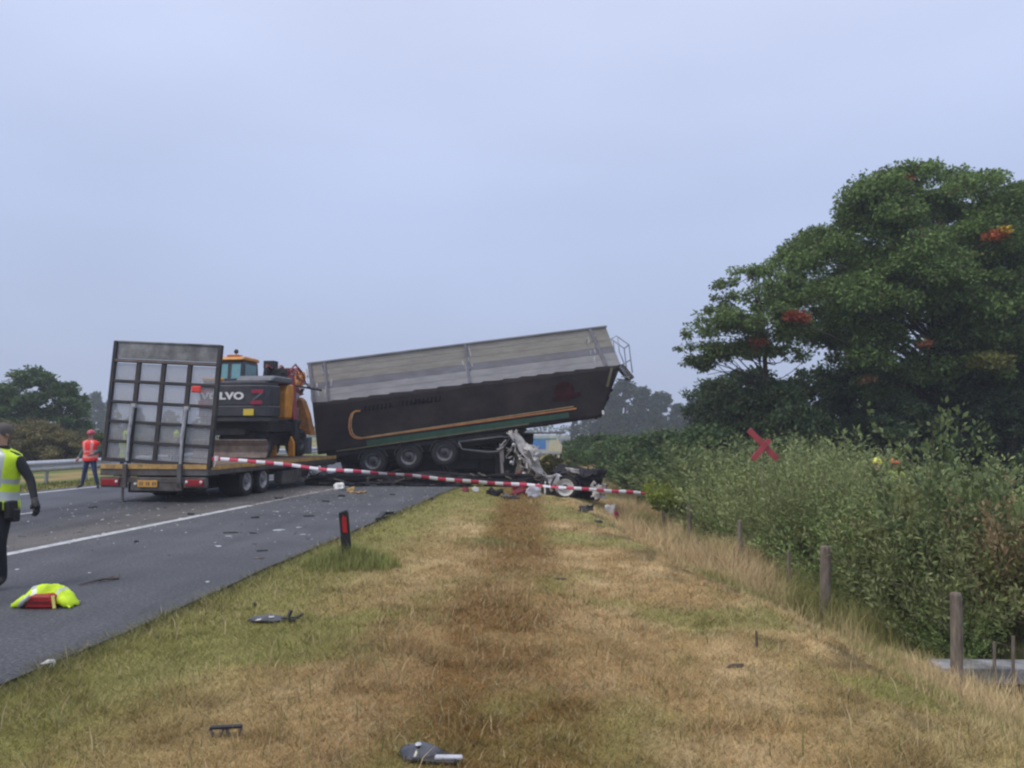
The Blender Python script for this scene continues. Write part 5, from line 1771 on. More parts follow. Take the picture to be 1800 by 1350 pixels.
Hh = (0.018 + 0.045 * rng.random(n) ** 2 + 0.055 * sstep(0.55, 0.75, tuft) * rng.random(n) + nearedge * 0.07 * rng.random(n)) * hs
low = np.clip(1 - 0.5 * rng.random(n), 0, 1)
C = C * rng.uniform(0.6, 1.75, n)[:, None]
straw = rng.random(n) < 0.10
C[straw] = np.array([0.50, 0.41, 0.25]) * rng.uniform(0.8, 1.15, straw.sum())[:, None]
gr_ = rng.random(n) < 0.07
C[gr_] = np.array([0.13, 0.17, 0.05]) * rng.uniform(0.8, 1.2, gr_.sum())[:, None]
blades('mown_grass', X, Y, Hh, 0.0055 * ws * rng.uniform(0.7, 1.4, n), rng.uniform(0.2, 1.9, n), C)

# scattered taller stalks and weeds in the mown grass
n = 9000
X, Y = scatter(n, 3.6, 20)
k = (X > edge_x(Y) + 0.05) & (X < fence_x(Y) - 1.5) & (rng.random(n) < sstep(0.45, 0.65, fbm(X * 1.3, Y * 1.3, 19, 3)) + 0.15)
X, Y = X[k], Y[k]
n = len(X)
C = np.where(rng.random((n, 1)) < 0.6, np.array([[0.48, 0.38, 0.22]]), np.array([[0.17, 0.21, 0.07]])) * rng.uniform(.7, 1.2, (n, 1))
blades('grass_stalks', X, Y, rng.uniform(0.06, 0.17, n), rng.uniform(0.003, 0.006, n) * (1 + Y / 12), rng.uniform(0.2, 1.2, n), C, seg=2)

# longer rough grass on the slope to the fence and at the right end
n = 480000
X, Y = scatter(n, 3.4, 26)
fx = fence_x(Y)
dd = fx - X
pr = sstep(2.2, 1.4, dd) * sstep(-1.4, -0.5, dd) * np.where((dd < 0.1) & (Y < 9.6), 0.12, 1.0)
clump = sstep(0.35, 0.6, fbm(X * 1.6, Y * 1.3, 12, 3))
k = rng.random(n) < pr * (0.35 + 0.65 * clump)
X, Y = X[k], Y[k]; dd = dd[k]; clump = clump[k]
n = len(X)
print('rough blades', n)
gm = sstep(0.50, 0.70, fbm(X * 0.8, Y * 0.6, 43, 3))
C = np.array([0.60, 0.455, 0.26]) + (np.array([0.27, 0.27, 0.095]) - np.array([0.60, 0.455, 0.26])) * np.clip(gm + 0.25 * (rng.random(n) - .5), 0, 1)[:, None]
C = C * rng.uniform(0.6, 1.3, n)[:, None]
Hh = (0.09 + 0.60 * sstep(1.8, 0.5, dd) * (0.35 + 0.65 * sstep(9, 12.5, Y)) * (0.35 + 0.65 * clump)) * rng.uniform(0.4, 1.25, n)
blades('rough_grass', X, Y, Hh, 0.0028 * (1 + Y / 8) * rng.uniform(.7, 1.3, n), rng.uniform(0.1, 0.9, n), C, seg=2)

# green tuft round the marker post
def tuft_at(nm, cx_, cy_, rad, n, hgt, col, label, cat, w_=0.006, cvar=0.3):
    a = rng.uniform(0, 2 * np.pi, n); r_ = rad * rng.random(n) ** 0.7 * (0.75 + 0.5 * vnoise(a * 2, a * 0, 3))
    X, Y = cx_ + r_ * np.cos(a), cy_ + r_ * np.sin(a) * 0.8
    C = np.array(col) * rng.uniform(1 - cvar, 1 + cvar, n)[:, None]
    st = rng.random(n) < 0.2
    C[st] = np.array([0.36, 0.30, 0.14])
    Hh = hgt * rng.uniform(0.25, 1.1, n) * (1 - 0.75 * (r_ / rad) ** 1.5) * (0.6 + 0.8 * fbm(X * 5, Y * 5, 2))
    o = blades(nm, X, Y, Hh, w_ * rng.uniform(.7, 1.4, n), rng.uniform(0.1, 0.8, n), C, seg=2, kind=None)
    return tag(o, label, cat)


tuft_at('grass_tuft', dp.location.x + 0.05, dp.location.y - 0.05, 0.75, 3600, 0.34, (0.27, 0.30, 0.10), 'bright green tall grass tuft around the black marker post', 'grass tuft', 0.007)
tuft_at('grass_tuft', dp.location.x + 1.7, dp.location.y + 2.0, 0.8, 1500, 0.10, (0.24, 0.26, 0.10), 'low green grass tuft on the verge beyond the marker post', 'grass tuft')
p = at(1130, 880, 20.5)
tuft_at('weed_clump', p.x, 20.5, 0.7, 3600, 0.65, (0.22, 0.21, 0.07), 'tall yellowish weeds at the fence beside the end of the tape', 'weeds', 0.009)
p = at(1275, 925, 15.5)
tuft_at('weed_clump', p.x - 0.2, 15.2, 0.5, 2200, 0.7, (0.28, 0.24, 0.05), 'yellow flowering weeds leaning on the fence, mid way along it', 'weeds', 0.008)
p = at(1385, 1040, 13)
tuft_at('weed_clump', p.x - 0.6, 12.6, 0.55, 2400, 0.6, (0.30, 0.22, 0.09), 'rusty brown weeds left of the slim pale fence stake', 'weeds', 0.007)

# ---- willow-like shrubs: many upright shoots with narrow leaves
def shrub_mesh(key, nshoot, hgt, spread, lsize, lw, col, tipcol, nleaf, droop=0.25, dark=0.0):
    Pp, Dd, Cc, Ll = [], [], [], []
    g = MB()
    for s in range(nshoot):
        a = rng.uniform(0, 2 * np.pi)
        base = np.array([math.cos(a), math.sin(a), 0]) * 0.28 * spread * rng.random()
        tilt = rng.uniform(0.02, 0.75) * spread
        h = hgt * rng.uniform(0.45, 1.05) * (1 - 0.18 * tilt)
        d = np.array([math.cos(a) * math.sin(tilt), math.sin(a) * math.sin(tilt), math.cos(tilt)])
        bend = np.array([math.cos(a + .7), math.sin(a + .7), 0]) * rng.uniform(-0.12, 0.3) * h
        t = np.linspace(0, 1, 7)[:, None]
        C_ = base + d * h * t + bend * t ** 2 - np.array([0, 0, 1]) * droop * rng.random() * h * tilt * t ** 2
        if s % 3 == 0:
            g.tube([tuple(c) for c in C_[::2]], [0.012, 0.009, 0.006, 0.003], 4, caps=False)
        tt = rng.uniform(0.12, 1.0, nleaf)
        ii = np.clip((tt * 6).astype(int), 0, 5)
        fr = (tt * 6 - ii)[:, None]
        pos = C_[ii] * (1 - fr) + C_[ii + 1] * fr
        ax = unit(C_[ii + 1] - C_[ii])
        rd = unit(rng.normal(size=(nleaf, 3)))
        dr = unit(rd * 0.95 + ax * 0.75 + np.array([0, 0, 0.1]))
        pos = pos + rd * 0.05
        Pp.append(pos); Dd.append(dr)
        Ll.append(lsize * rng.uniform(0.55, 1.2, nleaf) * (1.15 - 0.4 * tt))
        cc = np.array(col) + (np.array(tipcol) - np.array(col)) * (tt ** 2)[:, None] * rng.uniform(0.2, 1, (nleaf, 1))
        Cc.append(cc * rng.uniform(0.65, 1.35, nleaf)[:, None])
    P_ = np.concatenate(Pp); P_[:, 2] = np.maximum(P_[:, 2], 0.02)
    Ln = np.concatenate(Ll)
    lm_ = leaf_mesh('foliage_' + key, P_, np.concatenate(Dd), Ln, Ln * lw, np.concatenate(Cc), up=(0, 0, 0.8))
    return lm_, g.mesh('stem_' + key)


def plant(nm, meshes, loc, rz, s, label, cat, group=None, lmat=None):
    r = thing(nm, label, cat, loc, (0, 0, rz), group)
    r.scale = (s[0], s[0], s[1])
    for nm2, me_, mt in (('foliage', meshes[0], lmat or m_leafr), ('stem', meshes[1], m_twig)):
        if not me_.materials:
            me_.materials.append(mt)
        o = bpy.data.objects.new(nm2, me_)
        COL.objects.link(o)
        o.parent = r
    return r


WG, WT = (0.155, 0.195, 0.058), (0.38, 0.42, 0.19)
willow = [shrub_mesh('willow%d' % k, 80, 2.3, 1.0, 0.115, 0.32, WG, WT, 78) for k in range(3)]
willow += [shrub_mesh('willow_b%d' % k, 60, 2.2, 1.15, 0.10, 0.42, (0.130, 0.200, 0.056), (0.30, 0.37, 0.14), 80) for k in range(2)]
wfar = [shrub_mesh('willow_far%d' % k, 60, 2.4, 1.2, 0.17, 0.36, WG, (0.20, 0.26, 0.12), 60) for k in range(2)]
ns_ = 0
r2 = random.Random(4)
Yc = 11.0
WL = 'green willow shrub in the dense thicket behind the wire fence'
while Yc < 62:
    near = Yc < 24
    step = 1.0 if Yc < 16 else (1.35 if near else 2.3)
    rows = (1.35, 2.5, 3.8, 5.2) if near else (1.6, 3.6, 5.6)
    for k, off_ in enumerate(rows):
        X = float(fence_x(Yc)) + off_ + r2.uniform(-0.2, 0.3)
        yy = Yc + r2.uniform(-0.4, 0.4)
        if Yc < 9.5 and k == 0:
            X += 0.5
        z = float(height(X, yy)) - 0.05
        hgt = 1.0 + 0.0 * k
        # top of the thicket: eye height far away, lower near by
        topz = np.interp(yy, [7, 9, 12, 16, 22, 40, 60], [0.95, 1.0, 1.0, 1.12, 1.28, 1.42, 1.55]) + 0.10 * k
        sv = (topz - z) / 2.25 * r2.uniform(0.78, 1.18)
        ms = willow[r2.randrange(5)] if near else wfar[r2.randrange(2)]
        plant('willow_shrub', ms, (X, yy, z), r2.uniform(0, 6.28), (sv * (1.0 if near else 1.5), sv), WL, 'shrub', 'willow shrubs along the fence')
        ns_ += 1
    Yc += step
print('shrubs', ns_)
# lower skirts hanging over the fence
for k, (px, py, Y, s_) in enumerate(((1650, 1110, 9.9, 0.45), (1480, 1015, 12.2, 0.45), (1400, 960, 14.2, 0.5), (1330, 945, 15.2, 0.55), (1260, 905, 17.5, 0.6))):
    p = at(px, py, Y)
    plant('low_willow', willow[3 + k % 2], (p.x + 0.35, Y + 0.2, float(height(p.x, Y)) - 0.02), k * 1.3, (s_, s_ * 0.9), 'low green willow shoots spilling over the fence line', 'shrub', 'low willow shoots at the fence')
lime = shrub_mesh('lime', 40, 1.0, 1.2, 0.12, 0.6, (0.20, 0.25, 0.035), (0.30, 0.34, 0.05), 50)
p = at(1162, 858, 20.6)
plant('lime_bush', lime, (p.x + 0.15, 20.9, p.z - 0.62), 0.4, (0.85, 0.9), 'bright lime green small bush behind the end of the barrier tape', 'bush')
sap = [shrub_mesh('sapling%d' % k, 11, 2.9, 0.5, 0.13, 0.55, (0.12, 0.17, 0.060), (0.22, 0.27, 0.12), 110, droop=0.1) for k in range(3)]
for k, (px, py, Y, lab) in enumerate(((1612, 712, 11.6, 'pale leafy sapling rising left above the thicket before the dark trees'),
                                      (1722, 700, 11.2, 'tallest pale leafy sapling above the thicket, near the right edge'),
                                      (1668, 748, 12.0, 'lower leafy sapling between the two taller ones above the thicket'),
                                      (1790, 760, 11.4, 'leafy sapling at the right edge above the brown weeds'))):
    p = at(px, py, Y)
    z = float(height(p.x, Y))
    s_ = (p.z - z) / 2.85
    plant('leafy_sapling', sap[k % 3], (p.x + 0.15, Y, z), k * 2.1, (s_ * 0.9, s_), lab, 'sapling')
dry = shrub_mesh('dry_weed', 60, 1.9, 0.9, 0.10, 0.5, (0.23, 0.165, 0.085), (0.34, 0.245, 0.14), 60)
dryg = shrub_mesh('brown_bush', 50, 1.8, 1.0, 0.12, 0.5, (0.13, 0.15, 0.045), (0.24, 0.22, 0.08), 55)
for k, (px, py, Y, lab, ms) in enumerate(((1796, 850, 10.6, 'dry reddish brown weeds at the right edge of the thicket', dry), (1748, 885, 11.0, 'dry brown weeds just left of the right edge', dry),
                                          (1790, 900, 10.6, 'olive brown bush at the right edge below the dry weeds', dryg), (1560, 812, 12.4, 'olive tinted bush in the thicket below the two helmets', dryg))):
    p = at(px, py, Y)
    z = float(height(p.x, Y))
    s_ = (p.z - z) / 1.75
    plant('dry_bush', ms, (p.x, Y, z), k * 1.1, (s_ * 0.8, s_), lab, 'bush')

# ---- trees
def limb(g, a, b_, r0, r1, wob, n=6, sides=7):
    a, b_ = np.array(a, float), np.array(b_, float)
    pts = []
    off_ = rng.normal(size=3) * wob
    for i in range(n + 1):
        t = i / n
        p = a * (1 - t) + b_ * t + off_ * math.sin(math.pi * t) + np.array([0, 0, 1]) * 0.12 * np.linalg.norm(b_ - a) * math.sin(math.pi * t) * (1 if b_[2] > a[2] else 0)
        pts.append(tuple(p))
    g.tube(pts, [r0 + (r1 - r0) * (i / n) for i in range(n + 1)], sides, caps=False)
    return pts


def pads_to_leaves(pads, per, lsize, col, red=(), droop=0.0):
    """pads: (x,y,z,rx,rz,density,colormul)"""
    Pp, Dd, Cc, Ll = [], [], [], []
    for (x, y, z, rx_, rz_, dn, cm) in pads:
        nsub = max(3, int(9 * dn))
        n = int(per * dn * rx_ * rx_)
        dirs = unit(rng.normal(size=(nsub, 3)))
        dirs[:, 2] = np.abs(dirs[:, 2]) * 0.9 - 0.12
        sub = dirs * np.array([rx_, rx_, rz_]) * rng.uniform(0.55, 0.95, (nsub, 1))
        sr = rng.uniform(0.28, 0.5, nsub) * rx_
        w_ = rng.integers(0, nsub, n)
        q_ = unit(rng.normal(size=(n, 3))) * (rng.random((n, 1)) ** 0.45)
        q_[:, 2] *= 0.75
        pos = np.array([x, y, z]) + sub[w_] + q_ * sr[w_][:, None]
        d = unit(q_ + rng.normal(size=(n, 3)) * 0.7 + np.array([0, 0, -0.15 - droop]))
        bright = rng.uniform(0.8, 1.22, nsub)[w_]
        c = (np.array(cm) if isinstance(cm, tuple) else np.array(col) * cm) * (bright * rng.uniform(0.65, 1.35, n))[:, None]
        warm = rng.random(n) < 0.05
        c[warm] = np.array([0.13, 0.115, 0.035]) * rng.uniform(.7, 1.2, (warm.sum(), 1))
        Pp.append(pos); Dd.append(d); Cc.append(c); Ll.append(lsize * rng.uniform(0.55, 1.25, n))
    P_ = np.concatenate(Pp); C_ = np.concatenate(Cc)
    for (x, y, z, r_, rc) in red:
        k = (np.linalg.norm((P_ - np.array([x, y, z])) * np.array([1, 0.55, 1.35]), axis=1) < r_ * rng.uniform(0.5, 1.1, len(P_))) & (rng.random(len(P_)) < 0.8)
        C_[k] = np.array(rc) * rng.uniform(0.6, 1.3, (k.sum(), 1))
    return P_, np.concatenate(Dd), np.concatenate(Ll), C_


def inpoly(x, y, poly):
    c = False
    j = len(poly) - 1
    for i in range(len(poly)):
        if (poly[i][1] > y) != (poly[j][1] > y) and x < (poly[j][0] - poly[i][0]) * (y - poly[i][1]) / (poly[j][1] - poly[i][1]) + poly[i][0]:
            c = not c
        j = i
    return c


def crown_from_outline(poly, Y0, depth, npads, rmin, rmax, gaps=(), dens=1.0, seed=1, edge_pts=True):
    """crown silhouette given as px outline at its true distance Y0; pads fill a rounded volume behind it"""
    r_ = random.Random(seed)
    pads = []
    xs_ = [p[0] for p in poly]; ys_ = [p[1] for p in poly]
    cx_, cy_ = sum(xs_) / len(xs_), sum(ys_) / len(ys_)
    tries = 0
    m = Y0 / FPX
    if edge_pts:
        for i in range(len(poly)):
            a, b_ = poly[i], poly[(i + 1) % len(poly)]
            L_ = math.hypot(a[0] - b_[0], a[1] - b_[1]) * m
            k = max(1, int(L_ / 1.1))
            for q_ in range(k):
                t = (q_ + r_.random()) / k
                px, py = a[0] + (b_[0] - a[0]) * t, a[1] + (b_[1] - a[1]) * t
                rr = r_.uniform(rmin * 0.8, rmin * 1.2)
                dx, dy = cx_ - px, cy_ - py
                dl = math.hypot(dx, dy)
                px += dx / dl * rr / m * 0.85
                py += dy / dl * rr / m * 0.6
                if any(((px - g_[0]) / g_[2]) ** 2 + ((py - g_[1]) / g_[3]) ** 2 < 1 for g_ in gaps):
                    continue
                p = at(px, py, Y0 + r_.uniform(-0.35, 0.35) * depth)
                pads.append((p.x, p.y, p.z, rr, rr * 0.6, dens, r_.uniform(0.85, 1.15)))
    while tries < 9000 and len(pads) < npads:
        tries += 1
        px, py = r_.uniform(min(xs_), max(xs_)), r_.uniform(min(ys_), max(ys_))
        if not inpoly(px, py, poly):
            continue
        if any(((px - g_[0]) / g_[2]) ** 2 + ((py - g_[1]) / g_[3]) ** 2 < 1.2 for g_ in gaps):
            continue
        # thinner towards the silhouette
        ex_ = min(1, math.hypot((px - cx_) / (max(xs_) - min(xs_)) * 2, (py - cy_) / (max(ys_) - min(ys_)) * 2))
        dd_ = depth * math.sqrt(max(0.08, 1 - ex_ ** 2))
        rr = r_.uniform(rmin, rmax)
        if not all(inpoly(px + sx * rr / m * .8, py + sy * rr / m * .5, poly) for sx, sy in ((1, 0), (-1, 0), (0, -1))):
            continue
        s_ = r_.choice((-1, -1, 1)) * r_.uniform(0.35, 1.0)
        p = at(px, py, Y0 + s_ * dd_)
        pads.append((p.x, p.y, p.z, rr, rr * 0.72, dens, r_.uniform(0.8, 1.2)))
    return pads


def big_tree(nm, label, cat, base, pads, per, lsize, col, red=(), trunk_r=0.45, fork=0.35, top=None, droop=0.0, group=None):
    r = thing(nm, label, cat, base, group=group)
    B = np.array(base)
    P_, D_, L_, C_ = pads_to_leaves(pads, per, lsize, col, red, droop)
    print(nm, 'leaves', len(P_))
    link('foliage', leaf_mesh('foliage', P_ - B, D_, L_, L_ * 0.62, C_, up=(0, 0, 1.3)), r, m_leaf)
    g = MB()
    tp = np.array(top if top is not None else (base[0], base[1], max(p[2] for p in pads) - 1.5)) - B
    limb(g, (0, 0, -0.3), tp, trunk_r, trunk_r * 0.25, 0.25, n=10, sides=12)
    g.build('trunk', m_bark, r, smooth=True)
    g = MB()
    for p in pads:
        q_ = np.array(p[:3]) - B
        t = min(0.92, max(fork, (q_[2] - 0.35 * np.linalg.norm(q_[:2])) / tp[2]))
        limb(g, tp * t, q_ - np.array([0, 0, 0.2]), max(0.03, trunk_r * 0.26 * (1.05 - t)), 0.012, 0.35, n=5, sides=5)
    g.build('branches', m_bark, r, smooth=True)
    return r


OAKC = (0.140, 0.215, 0.062)
main_poly = [(1352, 445), (1385, 425), (1445, 405), (1472, 368), (1495, 325), (1540, 300), (1600, 290), (1650, 275), (1720, 288), (1770, 312),
             (1800, 325), (1900, 300), (2000, 340), (2090, 430), (2140, 540), (2110, 640), (2000, 740), (1880, 740), (1790, 730), (1720, 690),
             (1640, 700), (1560, 712), (1480, 690), (1440, 640), (1390, 600), (1350, 560), (1345, 500)]
gaps = [(1408, 648, 30, 20), (1690, 695, 40, 10), (1760, 392, 24, 14), (1648, 548, 20, 12)]
pads = crown_from_outline(main_poly, 35, 5.2, 270, 0.95, 1.7, gaps, 1.0, 3)
red = []
for px, py, Y, r_, c in ((1398, 560, 29.0, 0.48, (0.33, 0.075, 0.038)), (1752, 415, 29.4, 0.40, (0.40, 0.11, 0.035)), (1768, 406, 29.2, 0.28, (0.52, 0.38, 0.06)), (1592, 318, 32, 0.4, (0.26, 0.11, 0.05)),
                         (1628, 606, 29, 0.22, (0.24, 0.09, 0.045)), (1528, 668, 31, 0.28, (0.20, 0.12, 0.06)), (1740, 640, 30, 0.8, (0.15, 0.16, 0.04))):
    p = at(px, py, Y)
    red.append((p.x, p.y, p.z, r_, c))
    pads.append((p.x, p.y, p.z, r_ * 1.0, r_ * 0.6, 1.6, c))
b0 = at(1655, 800, 35)
big_tree('oak_tree', 'large spreading green tree with a few orange autumn patches, filling the right side', 'tree', (b0.x, 35.5, -1.0), pads, 900, 0.165, OAKC, red, 0.5, 0.22,
         top=(b0.x + 0.6, 35.5, at(1680, 330, 35).z))
left_poly = [(1196, 592), (1215, 570), (1248, 560), (1252, 520), (1272, 488), (1310, 468), (1350, 462), (1400, 470), (1430, 520), (1440, 590),
             (1425, 640), (1380, 620), (1340, 640), (1300, 625), (1262, 630), (1235, 655), (1205, 640)]
pads = crown_from_outline(left_poly, 31.5, 2.6, 46, 0.55, 0.95, [(1378, 650, 40, 14), (1250, 600, 14, 10), (1330, 498, 14, 9)], 0.72, 8)
p = at(1325, 606, 30)
red = [(p.x, p.y, p.z, 0.4, (0.34, 0.09, 0.045))]
pads.append((p.x, p.y - 0.8, p.z, 0.34, 0.25, 1.3, (0.26, 0.08, 0.045)))
for px, py in ((1208, 612), (1216, 640), (1243, 650), (1256, 545), (1268, 505)):
    p = at(px, py, 31.2)
    pads.append((p.x, p.y, p.z, 0.45, 0.3, 0.8, 0.95))
b0 = at(1350, 800, 31.5)
big_tree('small_oak_tree', 'smaller thin-trunked tree with drooping sparse left crown, left of the big tree', 'tree', (b0.x, 31.8, -1.0), pads, 1150, 0.15, (0.130, 0.190, 0.062), red, 0.17, 0.25,
         top=(b0.x - 0.2, 31.8, at(1345, 500, 31.5).z), droop=0.35)

# bushy tree meshes for copies
def bush_mesh(key, w_, h, n, lsize, col, seed, low=0.0, cone=0.0):
    r_ = random.Random(seed)
    pads = []
    np_ = 34
    for k in range(np_):
        t = (k + 0.5) / np_
        z = low + (h - low) * t
        env = w_ * math.sqrt(max(0.05, 1 - (2 * abs(t - 0.42)) ** 2.6)) * (1 - cone * t)
        a = k * 2.4 + r_.uniform(-.4, .4)
        rad = env * r_.uniform(0.45, 0.9)
        rr = r_.uniform(0.22, 0.36) * w_
        pads.append((math.cos(a) * rad, math.sin(a) * rad, z, rr, rr * 0.75, 1.0, r_.uniform(0.8, 1.2)))
    per = n / sum(p[3] ** 2 for p in pads)
    P_, D_, L_, C_ = pads_to_leaves(pads, per, lsize, col)
    k = P_[:, 2] > -0.1
    lm_ = leaf_mesh('foliage_' + key, P_[k], D_[k], L_[k], L_[k] * 0.65, C_[k], up=(0, 0, 0.5))
    g = MB()
    limb(g, (0, 0, -0.5), (0.1, 0, h * 0.8), h * 0.03 + 0.04, 0.03, 0.15, n=8, sides=8)
    for p in pads[::2]:
        limb(g, (0.05, 0, p[2] * 0.55), p[:3], 0.05, 0.02, 0.1, n=4, sides=5)
    return lm_, g.mesh('trunk_' + key)


def tree_at(ms, px, py_top, Y, hmesh, label, cat='tree', group=None, nm='tree', wx=1.0, rz=None, zb=None):
    p = at(px, py_top, Y)
    zb = float(height(p.x, Y)) - 0.1 if zb is None else zb
    s_ = (p.z - zb) / hmesh
    r = thing(nm, label, cat, (p.x, Y, zb), (0, 0, random.uniform(0, 6.28) if rz is None else rz), group)
    r.scale = (s_ * wx, s_ * wx, s_)
    for nm2, me_, mt in (('foliage', ms[0], m_leafr), ('trunk', ms[1], m_bark)):
        if not me_.materials:
            me_.materials.append(mt)
        o = bpy.data.objects.new(nm2, me_)
        COL.objects.link(o); o.parent = r
    return r


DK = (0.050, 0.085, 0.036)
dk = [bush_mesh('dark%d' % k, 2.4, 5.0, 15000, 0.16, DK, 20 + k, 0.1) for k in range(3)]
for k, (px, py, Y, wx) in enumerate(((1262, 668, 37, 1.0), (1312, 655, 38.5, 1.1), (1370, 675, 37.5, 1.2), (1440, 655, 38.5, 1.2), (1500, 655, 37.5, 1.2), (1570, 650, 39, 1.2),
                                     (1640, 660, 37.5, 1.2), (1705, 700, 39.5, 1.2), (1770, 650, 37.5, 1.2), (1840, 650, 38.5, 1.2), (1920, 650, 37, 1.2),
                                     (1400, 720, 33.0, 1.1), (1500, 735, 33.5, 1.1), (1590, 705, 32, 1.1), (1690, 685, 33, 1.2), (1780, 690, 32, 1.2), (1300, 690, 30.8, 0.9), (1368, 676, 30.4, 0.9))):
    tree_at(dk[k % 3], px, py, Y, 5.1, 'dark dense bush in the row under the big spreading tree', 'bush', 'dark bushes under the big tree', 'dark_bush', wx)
md = [bush_mesh('mid%d' % k, 3.0, 7.0, 15000, 0.24, (0.070, 0.120, 0.042), 40 + k, 0.2) for k in range(3)]
LT = [(10, 684, 57, 'dark green tree cut by the left edge of the photo', 1.1), (66, 655, 56, 'round dark green tree behind the guard rail, tallest on the left', 1.35), (106, 676, 55, 'lower green tree right of the round tree behind the guard rail', 1.15),
      (-60, 670, 58, 'green tree left outside the frame edge', 1.1)]
for k, (px, py, Y, lab, wx) in enumerate(LT[:3]):
    tree_at(md[k % 3], px, py, Y, 7.1, lab, 'tree', None, 'broadleaf_tree', wx)
tree_at(md[0], -70, 660, 60, 7.1, LT[3][3], 'tree', None, 'broadleaf_tree', 1.2)
gb = [bush_mesh('golden%d' % k, 1.6, 2.4, 9000, 0.13, (0.20, 0.175, 0.075), 60 + k, 0.0) for k in range(2)]
for k, (px, py, Y) in enumerate(((8, 745, 44), (38, 752, 43), (62, 742, 45), (88, 750, 43.5), (115, 762, 43), (-30, 745, 44))):
    tree_at(gb[k % 2], px, py, Y, 2.45, 'tan and olive shrub in the row behind the guard rail on the left', 'shrub', 'tan shrubs behind the guard rail', 'tan_shrub', 1.1)
gb2 = bush_mesh('olive', 1.4, 2.0, 6000, 0.14, (0.085, 0.115, 0.040), 71, 0.0)
for k, (px, py, Y) in enumerate(((136, 770, 44), (158, 762, 46), (185, 764, 46), (230, 752, 50), (285, 750, 50), (340, 752, 50))):
    tree_at(gb2, px, py, Y, 2.05, 'olive green bush behind the guard rail, near the low loader', 'shrub', 'olive bushes behind the guard rail', 'olive_bush', 1.2)
ft = [bush_mesh('far%d' % k, 3.4, 9.0, 9000, 0.38, (0.040, 0.070, 0.034), 80 + k, 0.2, cone=0.25) for k in range(3)]
for k, (px, py, Y, wx) in enumerate((px, py, Y * 1.5, wx) for px, py, Y, wx in ((168, 690, 120, .7), (195, 705, 125, .8), (240, 718, 130, 1), (300, 722, 130, 1), (360, 722, 135, 1), (430, 732, 150, 1), (500, 738, 160, 1), (150, 715, 115, .8))):
    tree_at(ft[k % 3], px, py, Y, 9.2, 'hazy far tree on the left beyond the road', 'tree', 'hazy far trees on the left', 'far_tree', wx)
for k, (px, py, Y, wx) in enumerate((px, py, Y * 1.45, wx) for px, py, Y, wx in ((1010, 738, 112, .8), (1038, 706, 118, .9), (1068, 682, 116, 1.1), (1098, 672, 120, 1.1), (1130, 684, 116, 1.0), (1162, 690, 118, 1.1), (1192, 712, 112, 1.0), (1222, 704, 100, 1.0),
                                     (1252, 700, 104, 1.0), (1150, 720, 105, 1.0), (1080, 722, 108, 1.1), (1300, 700, 110, 1.1), (1360, 705, 112, 1.1))):
    tree_at(ft[(k + 1) % 3], px, py, Y, 9.2, 'blue-grey hazy tree in the far group between trailer and big tree', 'tree', 'hazy far trees beyond the trailer', 'far_tree', wx)
mb2 = bush_mesh('mid_low', 2.2, 2.6, 8000, 0.17, (0.09, 0.15, 0.055), 91, 0.0)
for k, (px, py, Y) in enumerate(((1000, 775, 52), (1030, 768, 50), (1062, 765, 47), (1092, 770, 44), (1120, 772, 40), (1150, 770, 36), (1185, 765, 33), (1222, 762, 31), (1010, 790, 42), (1255, 752, 30))):
    tree_at(mb2, px, py, Y, 2.7, 'soft green bush in the row linking the thicket to the far trees', 'shrub', 'green bushes beyond the thicket', 'green_bush', 1.0)
p = at(975, 812, 34)
tree_at(bush_mesh('olive2', 1.0, 1.3, 5000, 0.10, (0.15, 0.15, 0.035), 95, 0.0), 968, 803, 33, 1.35, 'olive yellow bush behind the crushed front end', 'shrub', None, 'olive_bush', 1.2)

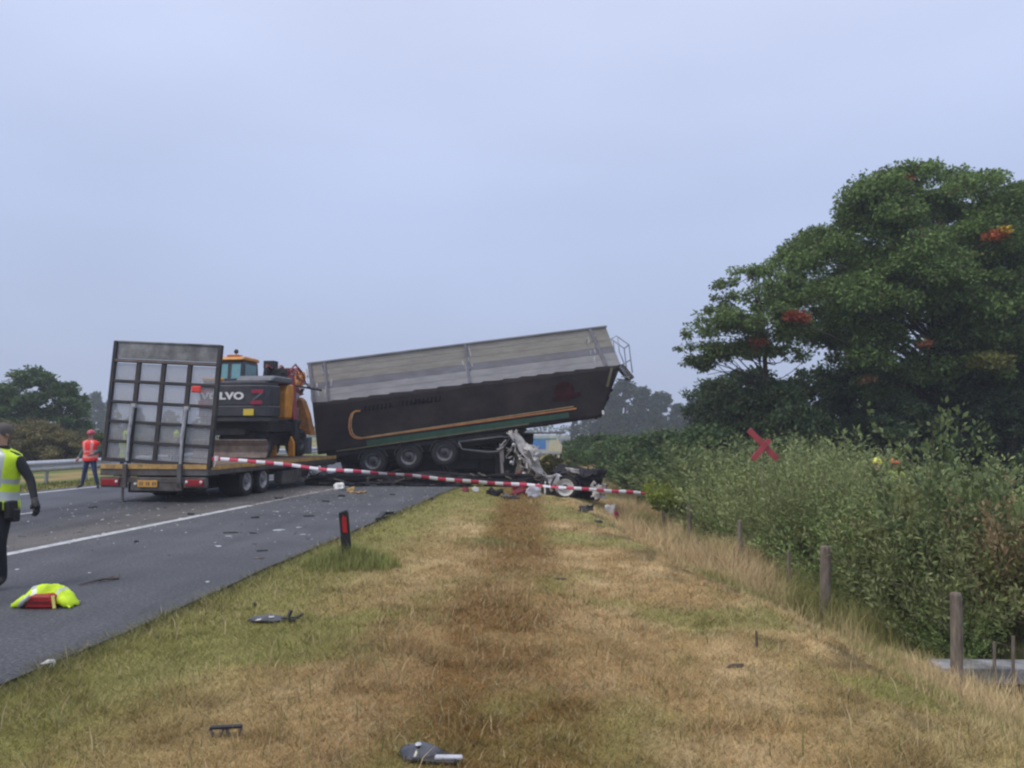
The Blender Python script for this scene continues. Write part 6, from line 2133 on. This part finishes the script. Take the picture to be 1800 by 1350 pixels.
# far wooded horizon, all round
P_, D_, L_, C_ = [], [], [], []
n = 42000
a = rng.uniform(0, 2 * np.pi, n)
R_ = rng.uniform(255, 300, n)
top = 3.0 + 5.5 * fbm(a * 9, a * 0, 5, 4) + 2.5 * (vnoise(a * 60, a * 0, 6) - .5)
top = top * np.where((a > 1.35) & (a < 1.62), 0.8, 1.0)
z = top * rng.random(n) - 1.0
P_ = np.stack([R_ * np.cos(a), 60 + R_ * np.sin(a), z], 1)
L_ = rng.uniform(0.8, 1.7, n)
C_ = np.array([0.045, 0.075, 0.035]) * rng.uniform(0.7, 1.3, (n, 1))
o = link('far_woodland', leaf_mesh('far_woodland', P_, rng.normal(size=(n, 3)), L_, L_ * 0.8, C_), None, m_leaf)
tag(o, kind='stuff')

# undergrowth in the ditch beyond the fence
n = 60000
X, Y = rng.uniform(0, 7, n), rng.uniform(9.9, 45, n)
X = fence_x(Y) + X + 0.15
C = np.array([0.09, 0.11, 0.04]) * rng.uniform(0.5, 1.6, (n, 1))
dr = rng.random(n) < 0.25
C[dr] = np.array([0.26, 0.19, 0.11]) * rng.uniform(.7, 1.2, (dr.sum(), 1))
blades('ditch_grass', X, Y, rng.uniform(0.08, 0.34, n), rng.uniform(0.004, 0.010, n), rng.uniform(0.1, 0.8, n), C, seg=2)

# strip grass between the far asphalt edge and the guard rail
n = 14000
Y = rng.uniform(12, 60, n)
X = lane_x(rng.uniform(-19.8, -17.3, n), Y)
C = np.array([0.17, 0.17, 0.06]) * rng.uniform(0.6, 1.5, (n, 1))
blades('median_grass', X, Y, rng.uniform(0.03, 0.14, n), rng.uniform(0.02, 0.05, n), rng.uniform(0.1, 0.8, n), C)

# ------------------------------------------------------------------ damp air
hz = MB().box((0, 270, 9.2), (1230, 720, 22.4)).build('haze', None)
mh = bpy.data.materials.new('haze')
mh.use_nodes = True
nt = mh.node_tree
for n_ in list(nt.nodes):
    nt.nodes.remove(n_)
oo = nt.nodes.new('ShaderNodeOutputMaterial')
pv = nt.nodes.new('ShaderNodeVolumePrincipled')
pv.inputs['Color'].default_value = (0.80, 0.86, 1.0, 1)
pv.inputs['Density'].default_value = 0.0011
pv.inputs['Anisotropy'].default_value = 0.0
nt.links.new(pv.outputs[0], oo.inputs['Volume'])
hz.data.materials.append(mh)
tag(hz, kind='stuff')
